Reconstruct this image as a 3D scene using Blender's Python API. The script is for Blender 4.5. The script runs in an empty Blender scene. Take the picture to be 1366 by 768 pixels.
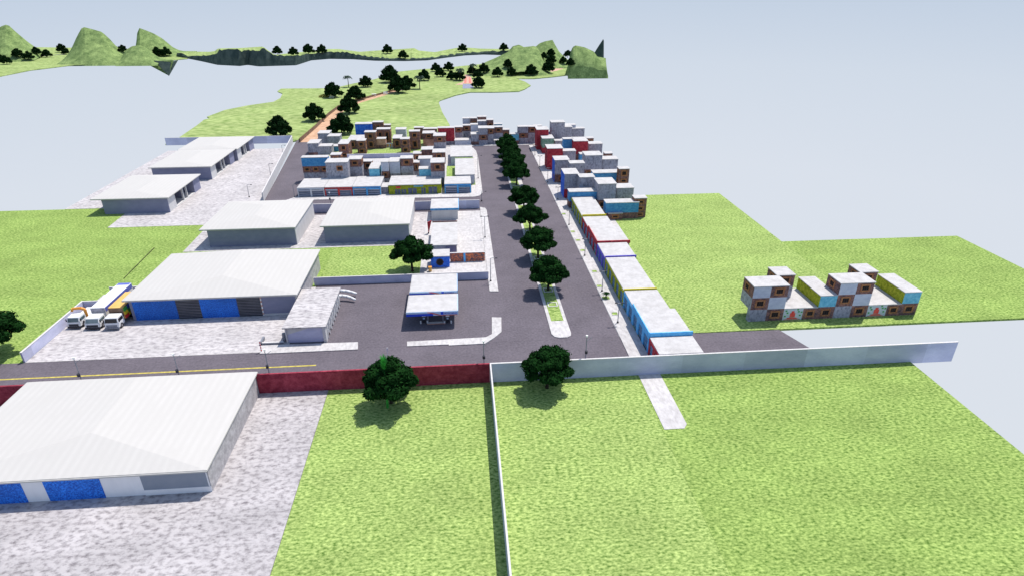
import bpy, math, random
from mathutils import Vector, Matrix, noise
from mathutils.bvhtree import BVHTree
from mathutils.geometry import tessellate_polygon
R = math.radians
random.seed(7)
S = bpy.context.scene
COL = S.collection

# ------------------------------------------------------------------ camera (calibrated from the street grid)
FPX, PIT, YAW, CH = 810.4, 0.45634, 0.08426, 50.0
_cp, _sp, _cy, _sy = math.cos(PIT), math.sin(PIT), math.cos(YAW), math.sin(YAW)
FW = Vector((_sy*_cp, _cy*_cp, -_sp)); RT = Vector((_cy, -_sy, 0)); UP = RT.cross(FW)
EYE = Vector((0, 0, CH))
def ray(x, y): return FW*FPX + RT*(x-683) - UP*(y-384)
def at(x, y, z=0.0):                      # survey point of the photograph -> world point at height z
    d = ray(x, y); t = (z-CH)/d.z
    return Vector((d.x*t, d.y*t, z))
def on(x, y, Y):                          # survey point -> world point on the plane Y
    d = ray(x, y); t = Y/d.y
    return Vector((d.x*t, Y, CH+d.z*t))
def hz(X, Y, yp):                         # height of a vertical at X,Y reaching row yp
    lo, hi = -60., 140.
    for _ in range(50):
        m = (lo+hi)/2; v = Vector((X, Y, m-CH))
        if 384-FPX*v.dot(UP)/v.dot(FW) > yp: lo = m
        else: hi = m
    return lo

cam = bpy.data.cameras.new('camera'); co = bpy.data.objects.new('camera', cam); COL.objects.link(co)
co.location = EYE; co.rotation_euler = (math.pi/2-PIT, 0, -YAW)
cam.sensor_fit = 'HORIZONTAL'; cam.angle = 2*math.atan(683/FPX); cam.clip_end = 6000; cam.clip_start = .5
S.camera = co

# ------------------------------------------------------------------ materials
MATS = {}
def mat(name, col, rough=.85, var=None, scale=1.0, detail=5, stretch=(1,1,1), bump=0, spec=.2, fine=None, rampc=(.35,.65), brick=None, wave=None, metal=0, obj=False, panel=0):
    m = bpy.data.materials.new(name); m.use_nodes = True
    nt = m.node_tree; N = nt.nodes; L = nt.links
    b = N['Principled BSDF']; b.inputs['Roughness'].default_value = rough
    b.inputs['Specular IOR Level'].default_value = spec; b.inputs['Metallic'].default_value = metal
    c4 = lambda c: (c[0], c[1], c[2], 1)
    b.inputs['Base Color'].default_value = c4(col)
    if var is None and brick is None and wave is None:
        MATS[name] = m; return m
    if obj:
        tc = N.new('ShaderNodeTexCoord'); pos = tc.outputs['Object']
    else:
        g = N.new('ShaderNodeNewGeometry'); pos = g.outputs['Position']
    mp = N.new('ShaderNodeMapping'); mp.inputs['Scale'].default_value = stretch
    L.new(pos, mp.inputs['Vector'])
    def nz(sc, det, rgh=.6):
        n = N.new('ShaderNodeTexNoise'); n.inputs['Scale'].default_value = sc; n.inputs['Detail'].default_value = det
        n.inputs['Roughness'].default_value = rgh
        L.new(mp.outputs['Vector'], n.inputs['Vector']); return n
    n1 = nz(scale, detail)
    rp = N.new('ShaderNodeValToRGB')
    rp.color_ramp.elements[0].position = rampc[0]; rp.color_ramp.elements[1].position = rampc[1]
    rp.color_ramp.elements[0].color = c4(col); rp.color_ramp.elements[1].color = c4(var if var else col)
    L.new(n1.outputs['Fac'], rp.inputs['Fac'])
    out = rp.outputs['Color']
    def mix(a, c, fac, mode='MIX'):
        x = N.new('ShaderNodeMix'); x.data_type = 'RGBA'; x.blend_type = mode
        if isinstance(fac, float): x.inputs[0].default_value = fac
        else: L.new(fac, x.inputs[0])
        L.new(a, x.inputs[6])
        if isinstance(c, tuple): x.inputs[7].default_value = c4(c)
        else: L.new(c, x.inputs[7])
        return x.outputs[2]
    if fine:                              # (scale, strength): grain that multiplies the base
        n2 = nz(fine[0], 3, .7)
        r2 = N.new('ShaderNodeMapRange'); r2.inputs[1].default_value = .3; r2.inputs[2].default_value = .7
        r2.inputs[3].default_value = 1-fine[1]; r2.inputs[4].default_value = 1+fine[1]
        L.new(n2.outputs['Fac'], r2.inputs[0])
        out = mix(out, r2.outputs[0], 1.0, 'MULTIPLY')
    if brick:
        sx = N.new('ShaderNodeSeparateXYZ'); L.new(pos, sx.inputs[0])
        ad = N.new('ShaderNodeMath'); L.new(sx.outputs[0], ad.inputs[0]); L.new(sx.outputs[1], ad.inputs[1])
        cb = N.new('ShaderNodeCombineXYZ'); L.new(ad.outputs[0], cb.inputs[0]); L.new(sx.outputs[2], cb.inputs[1])
        bt = N.new('ShaderNodeTexBrick'); bt.inputs['Scale'].default_value = 1.0
        bt.inputs['Brick Width'].default_value = .5; bt.inputs['Row Height'].default_value = .24
        bt.inputs['Mortar Size'].default_value = .03
        bt.inputs['Color1'].default_value = c4(brick[0]); bt.inputs['Color2'].default_value = c4(brick[1]); bt.inputs['Mortar'].default_value = c4(brick[2])
        L.new(cb.outputs[0], bt.inputs['Vector'])
        out = mix(bt.outputs['Color'], out, .4)
    if wave:                              # (axis, scale, dark colour)
        w = N.new('ShaderNodeTexWave'); w.bands_direction = wave[0]; w.inputs['Scale'].default_value = wave[1]
        w.inputs['Distortion'].default_value = .3
        L.new(pos, w.inputs['Vector'])
        out = mix(out, wave[2], w.outputs['Fac'])
    if panel:                             # cast panels differ a little in tone
        sx = N.new('ShaderNodeSeparateXYZ'); L.new(pos, sx.inputs[0])
        ad = N.new('ShaderNodeMath'); L.new(sx.outputs[0], ad.inputs[0]); L.new(sx.outputs[1], ad.inputs[1])
        dv = N.new('ShaderNodeMath'); dv.operation = 'DIVIDE'; L.new(ad.outputs[0], dv.inputs[0]); dv.inputs[1].default_value = panel
        fl = N.new('ShaderNodeMath'); fl.operation = 'FLOOR'; L.new(dv.outputs[0], fl.inputs[0])
        wn = N.new('ShaderNodeTexWhiteNoise'); wn.noise_dimensions = '1D'; L.new(fl.outputs[0], wn.inputs['W'])
        r3 = N.new('ShaderNodeMapRange'); r3.inputs[3].default_value = .84; r3.inputs[4].default_value = 1.14; L.new(wn.outputs['Value'], r3.inputs[0])
        out = mix(out, r3.outputs[0], 1.0, 'MULTIPLY')
    L.new(out, b.inputs['Base Color'])
    if bump:
        bp = N.new('ShaderNodeBump'); bp.inputs['Strength'].default_value = bump; bp.inputs['Distance'].default_value = .2
        L.new(n1.outputs['Fac'], bp.inputs['Height']); L.new(bp.outputs[0], b.inputs['Normal'])
    MATS[name] = m; return m

mat('grass', (.066,.14,.02), .95, (.43,.535,.175), 2.8, 8, (.75,1.3,1), .5, .05, fine=(.13,.12), rampc=(.32,.67))
mat('grass_dark', (.06,.13,.018), .95, (.37,.48,.14), 2.8, 8, (.75,1.3,1), .5, .05, fine=(.11,.14), rampc=(.32,.67))
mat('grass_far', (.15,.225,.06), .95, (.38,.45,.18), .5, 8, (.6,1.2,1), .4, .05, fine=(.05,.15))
mat('hill_grass', (.09,.145,.05), .95, (.27,.36,.13), .22, 9, (1,1,1), .5, .05, fine=(1.2,.35), rampc=(.3,.72))
mat('shaded_cliff', (.035,.055,.05), .95, (.075,.10,.085), .25, 8, (1,1,.6), .5, .05)  # unlit back of the terrain, its shade put into the colour
mat('asphalt', (.095,.083,.097), .9, (.148,.130,.148), 2.6, 9, bump=.15, spec=.15, fine=(.15,.12), rampc=(.3,.7))
mat('concrete', (.235,.215,.225), .9, (.49,.465,.46), 1.3, 9, (.8,1.5,1), .4, .15, fine=(.14,.14), rampc=(.30,.56))
mat('worn_concrete', (.165,.148,.155), .9, (.43,.405,.405), 1.5, 10, (.9,1.4,1), .4, .15, fine=(.12,.16), rampc=(.30,.55))
mat('pavement', (.38,.36,.355), .9, (.53,.51,.50), 1.3, 7, (1.4,.7,1), .15, .15, fine=(.12,.1), rampc=(.3,.62))
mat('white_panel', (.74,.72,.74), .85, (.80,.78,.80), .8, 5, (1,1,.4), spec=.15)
mat('kerb', (.42,.40,.39), .9, (.5,.48,.47), 2)
mat('plaster_roof', (.40,.385,.375), .9, (.50,.485,.475), .8, 7, fine=(3,.07), spec=.12, rampc=(.3,.6))
mat('white_roof', (.475,.458,.43), .7, (.50,.482,.455), .5, 7, (1,.4,1), spec=.12, fine=(2.2,.02), rampc=(.3,.6), wave=('X', .32, (.474,.457,.43)))
mat('shaded_wall', (.20,.205,.29), .9, (.235,.24,.33), .6, 6, (1,1,2), spec=.1)  # bluish shade of the shed fronts is put into this colour
mat('white_wall', (.50,.49,.49), .85, (.57,.56,.555), .8, 5, (1,1,.4), spec=.15)
mat('perimeter_wall', (.39,.40,.53), .85, (.54,.54,.67), .16, 6, (1,1,2.2), spec=.1, fine=(2.5,.06), rampc=(.35,.65), panel=9.3)
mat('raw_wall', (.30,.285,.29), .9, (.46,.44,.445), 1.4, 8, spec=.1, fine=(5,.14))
mat('red_wall', (.20,.022,.04), .85, (.34,.055,.08), 1.6, 8, spec=.1, fine=(5,.2), panel=7.7)
mat('wall_cap', (.52,.50,.49), .9, (.6,.58,.57), 2)
mat('plaster_grey', (.16,.155,.185), .92, (.39,.38,.425), 1.9, 9, (1.2,1.2,.8), .3, .08, fine=(.7,.16), rampc=(.30,.56))
mat('plaster_light', (.44,.46,.54), .92, (.55,.565,.63), 1.2, 7, (1,1,2), spec=.08)
mat('brick', (.025,.018,.028), .95, (.50,.22,.14), 1.5, 9, bump=.3, spec=.08, brick=((.09,.055,.06),(.22,.095,.07),(.20,.18,.20)), fine=(3,.35), rampc=(.36,.66))
mat('brick_frame', (.19,.06,.03), .92, (.66,.31,.12), 2.6, 8, bump=.3, spec=.08, brick=((.34,.12,.04),(.24,.085,.035),(.25,.18,.14)))
mat('pane', (.012,.010,.011), .8, (.035,.026,.025), 1.6, 5, spec=.1)
mat('bars', (.06,.04,.035), .6)
mat('blue_paint', (.045,.20,.44), .85, (.11,.34,.57), 1.4, 7, (1,1,1.6), spec=.15, fine=(5,.15))
mat('deep_blue', (.02,.09,.52), .8, (.06,.20,.72), 1.2, 7, spec=.2, fine=(5,.15))
mat('sky_paint', (.07,.38,.75), .8, (.18,.52,.85), 1.8, 6, spec=.2)
mat('teal_paint', (.10,.36,.50), .85, (.22,.54,.66), 1.8, 7, spec=.15)
mat('red_paint', (.30,.02,.035), .85, (.50,.06,.07), 1.4, 7, spec=.15, fine=(5,.18))
mat('bright_red', (.66,.05,.045), .8, (.78,.12,.09), 1.6, 6, spec=.2)
mat('olive_paint', (.20,.25,.015), .9, (.44,.47,.045), 2.2, 8, spec=.1, fine=(5,.25))
mat('green_paint', (.12,.24,.15), .9, (.30,.42,.32), 1.2, 7, spec=.1)
mat('lime_paint', (.26,.40,.08), .9, (.36,.48,.13), 2)
mat('yellow_paint', (.55,.46,.02), .85, (.68,.58,.06), 1.5, 5)
mat('purple_paint', (.09,.07,.48), .8, (.16,.13,.62), 1.5, 5)
mat('door_blue', (.008,.055,.34), .6, (.035,.25,.85), 6.5, 8, bump=.1, spec=.25, fine=(.12,.25), rampc=(.36,.70))
mat('shutter', (.17,.175,.22), .6, (.26,.265,.31), .5, 4, (1,1,1), spec=.3, wave=('Z', 2.6, (.02,.02,.024)))
mat('shop_shutter', (.15,.18,.26), .6, (.32,.36,.47), 1.5, 6, spec=.3, wave=('Z', 1.0, (.02,.022,.04)))
mat('slate_panel', (.24,.265,.32), .8, (.27,.29,.345), .6, 4)
mat('road_paint', (.33,.27,.06), .85, (.55,.46,.10), 1.5, 8, rampc=(.35,.6))
mat('dirt', (.42,.25,.15), .95, (.58,.38,.25), .5, 7)
mat('dirt_bank', (.13,.085,.06), .95, (.26,.17,.12), .8, 7)
mat('pink_paving', (.48,.28,.21), .9, (.58,.37,.29), .7, 5)
mat('blue_paving', (.20,.21,.29), .9, (.26,.27,.35), .7, 5)
mat('leaf', (.004,.017,.004), .9, (.012,.050,.010), .9, 6, spec=.03, obj=True)
mat('leaf_far', (.004,.014,.004), .85, (.009,.028,.008), .7, 5, spec=.02, obj=True)
mat('leaf_palm', (.018,.035,.022), .8, (.04,.065,.045), .9, 5, spec=.1, obj=True)
mat('sapling_leaf', (.02,.20,.02), .7, (.05,.34,.05), 2.5, 4, spec=.2, obj=True)
mat('yellow_leaf', (.16,.17,.03), .9, (.34,.30,.08), .8, 5, obj=True)
mat('bark', (.02,.014,.010), .95, (.06,.045,.033), 3, 6, (1,1,.3), obj=True)
mat('pole_metal', (.16,.17,.20), .5, (.22,.23,.26), 3, 4, spec=.4)
mat('dark_metal', (.03,.03,.038), .5)
mat('lamp_white', (.75,.75,.74), .4)
mat('white_paint', (.70,.70,.70), .35, (.76,.76,.755), 1, 3, spec=.4)
mat('truck_glass', (.10,.14,.15), .15, (.16,.20,.21), 1, 3, spec=.6)
mat('dark_glass', (.02,.016,.015), .2, spec=.6)
mat('tyre', (.02,.019,.02), .9, (.035,.032,.032), 3, 4)
mat('rim', (.35,.33,.34), .4, metal=.4)
mat('orange_paint', (.65,.26,.03), .5, (.72,.33,.06), 1.2, 4, spec=.3)
mat('tarp', (.60,.36,.10), .8, (.68,.43,.15), 1, 5)
mat('trailer_blue', (.10,.12,.42), .5, (.14,.17,.50), 1, 4)
mat('box_red', (.55,.03,.03), .6); mat('box_yellow', (.65,.50,.03), .6); mat('box_green', (.05,.30,.06), .6); mat('box_blue', (.04,.09,.45), .6)
mat('canopy_white', (.42,.405,.395), .8, (.51,.495,.485), .9, 7)
mat('canopy_blue', (.015,.05,.52), .4, (.03,.08,.6), 1, 3)
mat('canopy_red', (.55,.13,.12), .4); mat('canopy_pale', (.38,.52,.70), .4, (.45,.58,.75), 2, 3)
mat('tile_mural', (.08,.09,.11), .8, (.80,.22,.08), 2.6, 8, rampc=(.38,.62), fine=(4,.4))
mat('mural_white', (.45,.50,.55), .85, (.55,.60,.62), 2, 5)
mat('salmon', (.45,.22,.16), .9, (.60,.36,.28), 1.5, 6)

# ------------------------------------------------------------------ helpers
class MB:
    def __init__(s): s.v = []; s.f = []
    def box(s, x0, x1, y0, y1, z0, z1):
        if x1 < x0: x0, x1 = x1, x0
        if y1 < y0: y0, y1 = y1, y0
        b = len(s.v)
        s.v += [(x0,y0,z0),(x1,y0,z0),(x1,y1,z0),(x0,y1,z0),(x0,y0,z1),(x1,y0,z1),(x1,y1,z1),(x0,y1,z1)]
        s.f += [tuple(b+i for i in q) for q in ((3,2,1,0),(4,5,6,7),(0,1,5,4),(1,2,6,5),(2,3,7,6),(3,0,4,7))]
        return s
    def hexa(s, pts):                       # 8 corner points ordered as box()
        b = len(s.v); s.v += [tuple(p) for p in pts]
        s.f += [tuple(b+i for i in q) for q in ((3,2,1,0),(4,5,6,7),(0,1,5,4),(1,2,6,5),(2,3,7,6),(3,0,4,7))]
        return s
    def tube(s, p, q, r0, r1=None, n=8, cap=True):
        p, q = Vector(p), Vector(q); r1 = r0 if r1 is None else r1
        d = (q-p).normalized(); a = d.orthogonal().normalized(); c = d.cross(a); b = len(s.v)
        for o, r in ((p, r0), (q, r1)):
            for i in range(n):
                t = 2*math.pi*i/n; s.v.append(tuple(o+a*math.cos(t)*r+c*math.sin(t)*r))
        for i in range(n): s.f.append((b+i, b+(i+1)%n, b+n+(i+1)%n, b+n+i))
        if cap: s.f.append(tuple(b+n-1-i for i in range(n))); s.f.append(tuple(b+n+i for i in range(n)))
        return s
    def path(s, pts, r):
        for i in range(len(pts)-1): s.tube(pts[i], pts[i+1], r[i], r[i+1])
        return s
    def poly(s, pts, z0, z1):               # extruded plan polygon (x, y)
        n = len(pts)
        area = sum(pts[i][0]*pts[(i+1)%n][1]-pts[(i+1)%n][0]*pts[i][1] for i in range(n))
        if area < 0: pts = pts[::-1]
        b = len(s.v)
        s.v += [(p[0],p[1],z1) for p in pts]+[(p[0],p[1],z0) for p in pts]
        for t in tessellate_polygon([[Vector((p[0],p[1],0)) for p in pts]]):
            A, B, C = (pts[i] for i in t)
            if (B[0]-A[0])*(C[1]-A[1])-(B[1]-A[1])*(C[0]-A[0]) < 0: t = t[::-1]
            s.f.append(tuple(b+i for i in t)); s.f.append(tuple(b+n+i for i in t[::-1]))
        for i in range(n):
            j = (i+1)%n; s.f.append((b+n+i, b+n+j, b+j, b+i))
        return s
    def build(s, name, m, parent=None, loc=None, bevel=0, smooth=False):
        me = bpy.data.meshes.new(name); o = (0,0,0)
        if loc is None and parent is not None: loc = parent.get('_o', None)
        if loc is not None: o = tuple(loc)
        me.from_pydata([(v[0]-o[0], v[1]-o[1], v[2]-o[2]) for v in s.v], [], s.f); me.update()
        me.materials.append(MATS[m] if isinstance(m, str) else m)
        if smooth:
            for p in me.polygons: p.use_smooth = True
        ob = bpy.data.objects.new(name, me); COL.objects.link(ob)
        if parent is not None: ob.parent = parent
        else: ob.location = o
        if bevel:
            md = ob.modifiers.new('bevel', 'BEVEL'); md.width = bevel; md.segments = 2; md.limit_method = 'ANGLE'
        return ob
LABELS = {}
def tag(o, label, cat, group=None):
    LABELS.setdefault(label, []).append(o.name)
    o['label'] = label; o['category'] = cat
    if group: o['group'] = group
    return o
def thing(name, label, cat, loc, group=None, rz=0):
    o = bpy.data.objects.new(name, None); COL.objects.link(o); o.location = loc; o.rotation_euler = (0,0,rz)
    o.empty_display_size = .3
    return tag(o, label, cat, group)
def part(name, mb, m, root, **k):           # mb in WORLD coordinates under an unrotated root (or a part of it)
    r = root
    off = Vector((0,0,0))
    while r is not None: off += r.location; r = r.parent
    return mb.build(name, m, root, loc=off, **k)
def struct(name, mb, m, **k):
    o = mb.build(name, m, **k); o['kind'] = 'structure'; return o
TERR = []
def ground(name, pts, m, z=0.0, th=.35):
    mb = MB().poly([(p[0], p[1]) for p in pts], z-th, z)
    o = struct(name, mb, m); TERR.append(mb); return o
def rect(x0, x1, y0, y1): return [(x0,y0),(x1,y0),(x1,y1),(x0,y1)]
def P(*a): return [tuple(at(x, y).xy) for x, y in a]
ORD = ['', 'first', 'second', 'third', 'fourth', 'fifth', 'sixth', 'seventh', 'eighth', 'ninth', 'tenth', 'eleventh', 'twelfth', 'thirteenth', 'fourteenth', 'fifteenth', 'sixteenth', 'seventeenth', 'eighteenth', 'nineteenth', 'twentieth']

# ------------------------------------------------------------------ ground
ground('lawn', rect(-140, -28.02, 82.42, 155.9), 'grass_dark', -.02)
ground('lawn', rect(-28, -9.02, 105.95, 126), 'grass', -.02)
ground('lawn', [(27.35,72),(36.4,72),(36.4,82.7),(70,82.7),(70,155.4),(27.35,155.4)], 'grass', -.03)
ground('lawn', rect(70.02, 111.2, 82.75, 119.7), 'grass_dark', -.03)
ground('lawn', rect(-19.58, 24.1, 20, 71.75), 'grass', -.02)
ground('lawn', rect(24.12, 66, 20, 71.75), 'grass_dark', -.025)
ground('main_road', [(-100,71.9),(54.6,71.9),(50.9,82.4),(36.8,82.4),(36.8,82.6),(36.5,82.6),(36.5,82.4),(-100,82.4)], 'asphalt', 0)
ground('avenue', rect(-2, 24.28, 82.42, 217), 'asphalt', 0)
ground('forecourt', rect(-27.98, -2.02, 82.42, 105.9), 'asphalt', 0)
ground('cross_street', rect(-53.5, -2.02, 146.2, 158.2), 'asphalt', 0)
ground('west_road', [(-53.5,158.22),(-43,158.22),(-44.2,170),(-52.6,232),(-53.3,236),(-60.2,231),(-52,158.22)], 'asphalt', 0)
ground('concrete_yard', rect(-90, -19.62, 20, 71.75), 'worn_concrete', 0)
ground('concrete_yard', rect(-66, -28, 82.44, 105), 'concrete', .02, .03)
ground('concrete_yard', [(-59.6,124.5),(-9,124.5),(-9,146.1),(-56,146.1),(-60,138)], 'concrete', .02, .03)
ground('concrete_yard', [(-100.6,156),(-84,156),(-83,141.2),(-52,141.2),(-52.2,158),(-61.6,218.6),(-100.6,218.2)], 'concrete', .02, .3)
ground('concrete_yard', rect(-8.95, 4.3, 106.1, 146.1), 'pavement', .02, .03)
ground('favela_ground', [(-42.9,159),(4.4,159),(4.4,214),(-36,222),(-50,226)], 'pavement', .02, .03)
ground('favela_ground', [(27.3,131),(36.5,131),(36.5,155.6),(46.5,155.6),(46.5,226),(27.3,226)], 'pavement', .015, .2)
ground('favela_ground', rect(-6, 27.3, 217.1, 236), 'pavement', .02, .2)
ground('favela_lawn', [(-47,206),(-12,206),(-12,240),(-50,240)], 'grass_far', .045, .02)
ground('favela_lawn', rect(-36.5, -12, 202.6, 213), 'grass', .07, .02)
ground('favela_lawn', rect(-4.6, 3.95, 168.6, 190), 'grass', .06, .02)
# pavements (kerbs stand 0.13 m above the road)
def pavement(pts): return ground('footpath', pts, 'pavement', .13, .12)
pavement(rect(24.3, 27.28, 72, 217))
pavement([(4.32,100.3),(5.95,100.1),(5.95,146),(5.6,147.8),(4.32,148.6)])
pavement([(-46.5,158.4),(3.2,157.3),(4.6,158.2),(5.5,161),(5.6,200),(5.2,209),(4.3,213.5),(3.8,213.5),(3.8,160.6),(-44.6,161.2)])
pavement([(-31.8,81.9),(-17,81.9),(-17.3,84.1),(-27.8,84.3),(-31.8,84.3)])
pavement([(-9.6,83.6),(-9.5,82.2),(-3,82.2),(-3,81.9),(2.7,82.0),(4.2,83.6),(5.5,85.4),(5.8,90.2),(4.2,90.4),(3.9,84.8),(2.9,83.9)])
pavement([(-6,216.2),(27.3,216.2),(27.3,217.1),(-6,217.1)])
ground('footpath', [(24.4,59.4),(27.0,59.4),(27.6,60.2),(27.6,71.7),(24.4,71.7)], 'pavement', .03, .05)
pavement([(13.5,84),(13.9,83.1),(14.6,82.8),(15.9,82.8),(16.5,83.2),(16.7,84),(16.7,150.5),(13.5,150.5)])
pavement([(13.5,158.5),(17.3,158.2),(17.3,213),(13.5,213)])
for y0, y1 in ((88.2, 149), (161, 211)):
    ground('median_lawn', rect(14.05, 16.15, y0, y1), 'grass', .15, .02)
ground('road_line', rect(-100, -22.6, 77.95, 78.25), 'road_paint', .012, .01)
# dirt road, paths, the plaza
def ribbon(name, pts, w, m, z=.03):
    pts = [Vector((p[0], p[1])) for p in pts]; l, r = [], []
    for i, p in enumerate(pts):
        d = (pts[min(i+1, len(pts)-1)]-pts[max(i-1, 0)]).normalized(); nrm = Vector((-d.y, d.x))
        ww = w[0]+(w[1]-w[0])*i/(len(pts)-1)
        l.append(p+nrm*ww/2); r.append(p-nrm*ww/2)
    return ground(name, l+r[::-1], m, z, .05), l
PEN = [(240,183),(250,176),(262,168),(272,160),(280,158),(276,156),(300,147),(330,141),(365,136),(374,131),(377,125),(370,122),(375,118.5),(445,118),(470,112),(500,106),(530,96),(560,93),(600,90),(640,86),(660,80),(700,78),(760,82),(808,94),(808,98),(770,99),(760,100),(735,103),(712,105),(688,105),(700,109),(708,114),(700,119),(692,122),(660,123),(627,123),(608,127),(587,134),(585,136),(590,150),(600,167),(598,183)]
pen = P(*PEN)+[(-12,240.1),(-47,240.1),(-56,237),(-62,229),(-106,229)]
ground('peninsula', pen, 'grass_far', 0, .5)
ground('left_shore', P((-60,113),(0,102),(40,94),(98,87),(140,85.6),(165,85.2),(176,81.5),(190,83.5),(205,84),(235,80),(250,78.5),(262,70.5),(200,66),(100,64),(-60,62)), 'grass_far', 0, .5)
_, bank = ribbon('dirt_road', P((410,190),(430,171),(445,155),(457,145),(478,136.5),(494,132),(508,128),(524,123),(540,119)), (5.0, 2.8), 'dirt')
ribbon('shore_road', P((0,81),(15,79.3),(30,78.5),(60,75.2),(86,72.5)), (3.5, 3.5), 'asphalt')
ribbon('garden_path', P((728,96.5),(738,94.3),(747,91.5),(752,88),(750,85)), (6, 5), 'pink_paving')
ground('plaza', P((617,118.5),(632,118.5),(631,112.5),(617.5,112.5)), 'blue_paving', .05, .05)
ground('plaza', P((607,113.4),(617.4,113.4),(617.5,112),(631,112),(629,104),(625,100),(620,100),(618,106),(617.5,110)), 'pink_paving', .04, .04)
for k in range(5):
    y = 111.2-k*1.6
    ground('plaza_stripe', P((619+k*.4,y),(622.2+k*.1,y),(622.2+k*.1,y-.8),(619.2+k*.4,y-.8)), 'bright_red', .06, .02)
    ground('plaza_stripe', P((625.5,y),(628.8-k*.3,y),(628.6-k*.3,y-.8),(625.4,y-.8)), 'bright_red', .06, .02)

# hills and far shore
def interp(prof, x):
    for (x0,y0),(x1,y1) in zip(prof, prof[1:]):
        if x0 <= x <= x1: return y0+(y1-y0)*(x-x0)/max(1e-6, x1-x0)
    return prof[0][1] if x < prof[0][0] else prof[-1][1]
def hill(prof, Y, front, back, m='hill_grass', name='hill', pw=1.15, rough=.07, n=26, rows=9):
    mb = MB(); x0, x1 = prof[0][0], prof[-1][0]
    for i in range(n+1):
        x = x0+(x1-x0)*i/n; p = on(x, interp(prof, x), Y); h = max(p.z, .3)
        if i in (0, n): h = min(h, 1.0) if pw else h
        for j in range(-rows, rows+1):
            t = j/rows; yy = Y+(t*front if t < 0 else t*back)
            s = (1-abs(t))**pw
            nn = noise.noise(Vector((p.x*.05, yy*.05, x0*.37)))
            nn2 = noise.noise(Vector((p.x*.15, yy*.15, x0*.37)))
            z = h*s*(1+0*nn)+(nn*rough*h*1.6+nn2*rough*h*.8)*(s*(1-s)*3)-(1 if abs(j) == rows else 0)
            mb.v.append((p.x*(yy/Y)**.6, yy, z))
    w = 2*rows+1
    for i in range(n):
        for j in range(w-1):
            a = i*w+j; mb.f.append((a, a+w, a+w+1, a+1))
    TERR.append(mb)
    return struct(name, mb, m, smooth=False)
hill([(-70,80),(-45,66),(-20,50),(0,36),(10,32.5),(20,42),(38,57),(48,64),(56,72)], 565, 40, 40)
hill([(86,79),(95,66),(103,48),(110,36),(122,39),(136,43),(146,52),(154,61),(168,70),(184,80)], 535, 34, 30)
hill([(160,80),(168,67),(176,62),(186,60.5),(195,64),(205,72),(216,81)], 520, 22, 22)
hill([(180,66),(182,52),(184,37),(195,41),(205,45),(217,52),(230,63),(243,69.5),(258,73)], 585, 30, 25)
hill([(640,88),(648,83),(660,78),(673,72),(684,66),(695,63.5),(706,62.4),(714,61.5),(718,65),(723,74),(728,86),(733,96)], 445, 38, 34)
hill([(674,74),(679,68),(684,62),(692,60),(697,62),(704,68),(712,74)], 525, 24, 20)
hill([(708,70),(714,63),(720,58),(727,55.5),(737,53.5),(741,61),(746,69.5),(752,75),(762,84)], 475, 30, 26)
hill([(756,100),(759,82),(761,70),(764,63),(768,61),(780,63.5),(792,69),(797,76),(804,77),(808.5,78),(809.5,97)], 412, 12, 14, pw=.45, n=36)
hill([(788,78),(793,70.5),(799,61),(805.3,51.5),(806,60),(806.5,78)], 424, 5, 5, m='shaded_cliff', pw=.8, n=20)
# far shore strip: a bank coloured dark as unlit, facing the water, meadow behind it
BOT = [(236,76),(250,78),(270,82),(290,86.5),(320,88),(330,86.5),(345,88.5),(395,87),(415,80.5),(440,78.5),(470,79),(500,81),(540,81.5),(570,80.5),(595,77),(620,74),(645,72.8),(684,74)]
TOP = [(236,71),(243,71),(246,74.5),(270,74.5),(289,72.5),(291,67),(318,65),(322,69),(326,66.5),(335,67.5),(345,69),(349,64.5),(353,64),(358,69),(366,74.5),(395,74.5),(420,71.5),(440,69.5),(465,70),(475,73),(500,76.5),(540,78.6),(570,77.5),(595,74),(620,71),(645,69),(684,67.5)]
BAK = [(236,69),(280,69.5),(289,68),(290,65),(320,64.5),(350,62.5),(366,73.5),(395,70.5),(420,68.5),(437,65.8),(452,65.8),(460,67),(480,69.5),(500,68),(555,64.5),(556,67.5),(580,70),(600,66),(615,63.2),(640,65.2),(684,66)]
cl, sh = MB(), MB(); rr = random.Random(3); n = 150
for i in range(n+1):
    x = 236+448*i/n; b = at(x, interp(BOT, x)); jag = (rr.random()-.5)*2.2*(1 if 242 < x < 676 else 0)
    t = on(x, interp(TOP, x)+jag, b.y+1.5); q = on(x, min(interp(BAK, x), interp(TOP, x)-.4), b.y+55)
    e = on(x, min(interp(BAK, x), interp(TOP, x)-.4), b.y+58)
    mid = (b+t)/2+Vector((0, -1.2*rr.random(), 0))
    b.z -= .3
    cl.v += [tuple(b), tuple(mid), tuple(t)]; sh.v += [tuple(t), tuple((t+q)/2+Vector((0,0,-.2))), tuple(q), (e.x, e.y, -1)]
for i in range(n):
    for k in range(2): a = i*3+k; cl.f.append((a, a+3, a+4, a+1))
    for k in range(3): a = i*4+k; sh.f.append((a, a+4, a+5, a+1))
TERR += [sh, cl]
struct('shore_bank', cl, 'shaded_cliff'); struct('far_shore', sh, 'grass_far')
# a spur of the left shore that hangs below it
a, b, c, d, e = on(190,82.5,508), on(232,80.5,508), on(224.5,101,500), on(186,80,540), on(228,79,540)
sp = MB(); sp.v = [tuple(v) for v in (a,b,c,d,e)]; sp.f = [(0,2,1),(0,3,2),(1,2,4),(3,4,2),(0,1,4,3)]
for z in range(1): struct('shore_spur', sp, 'hill_grass')
sp = MB(); a, b, c = on(205,81,506), on(226.5,83,506), on(225.2,101.5,499)
sp.v = [tuple(a+Vector((0,-.5,0))), tuple(b+Vector((.5,-.5,0))), tuple(c+Vector((.2,-.3,-.2))), tuple(b+Vector((.6,14,0)))]; sp.f = [(0,2,1),(1,2,3)]
struct('shore_bank', sp, 'shaded_cliff')

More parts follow.
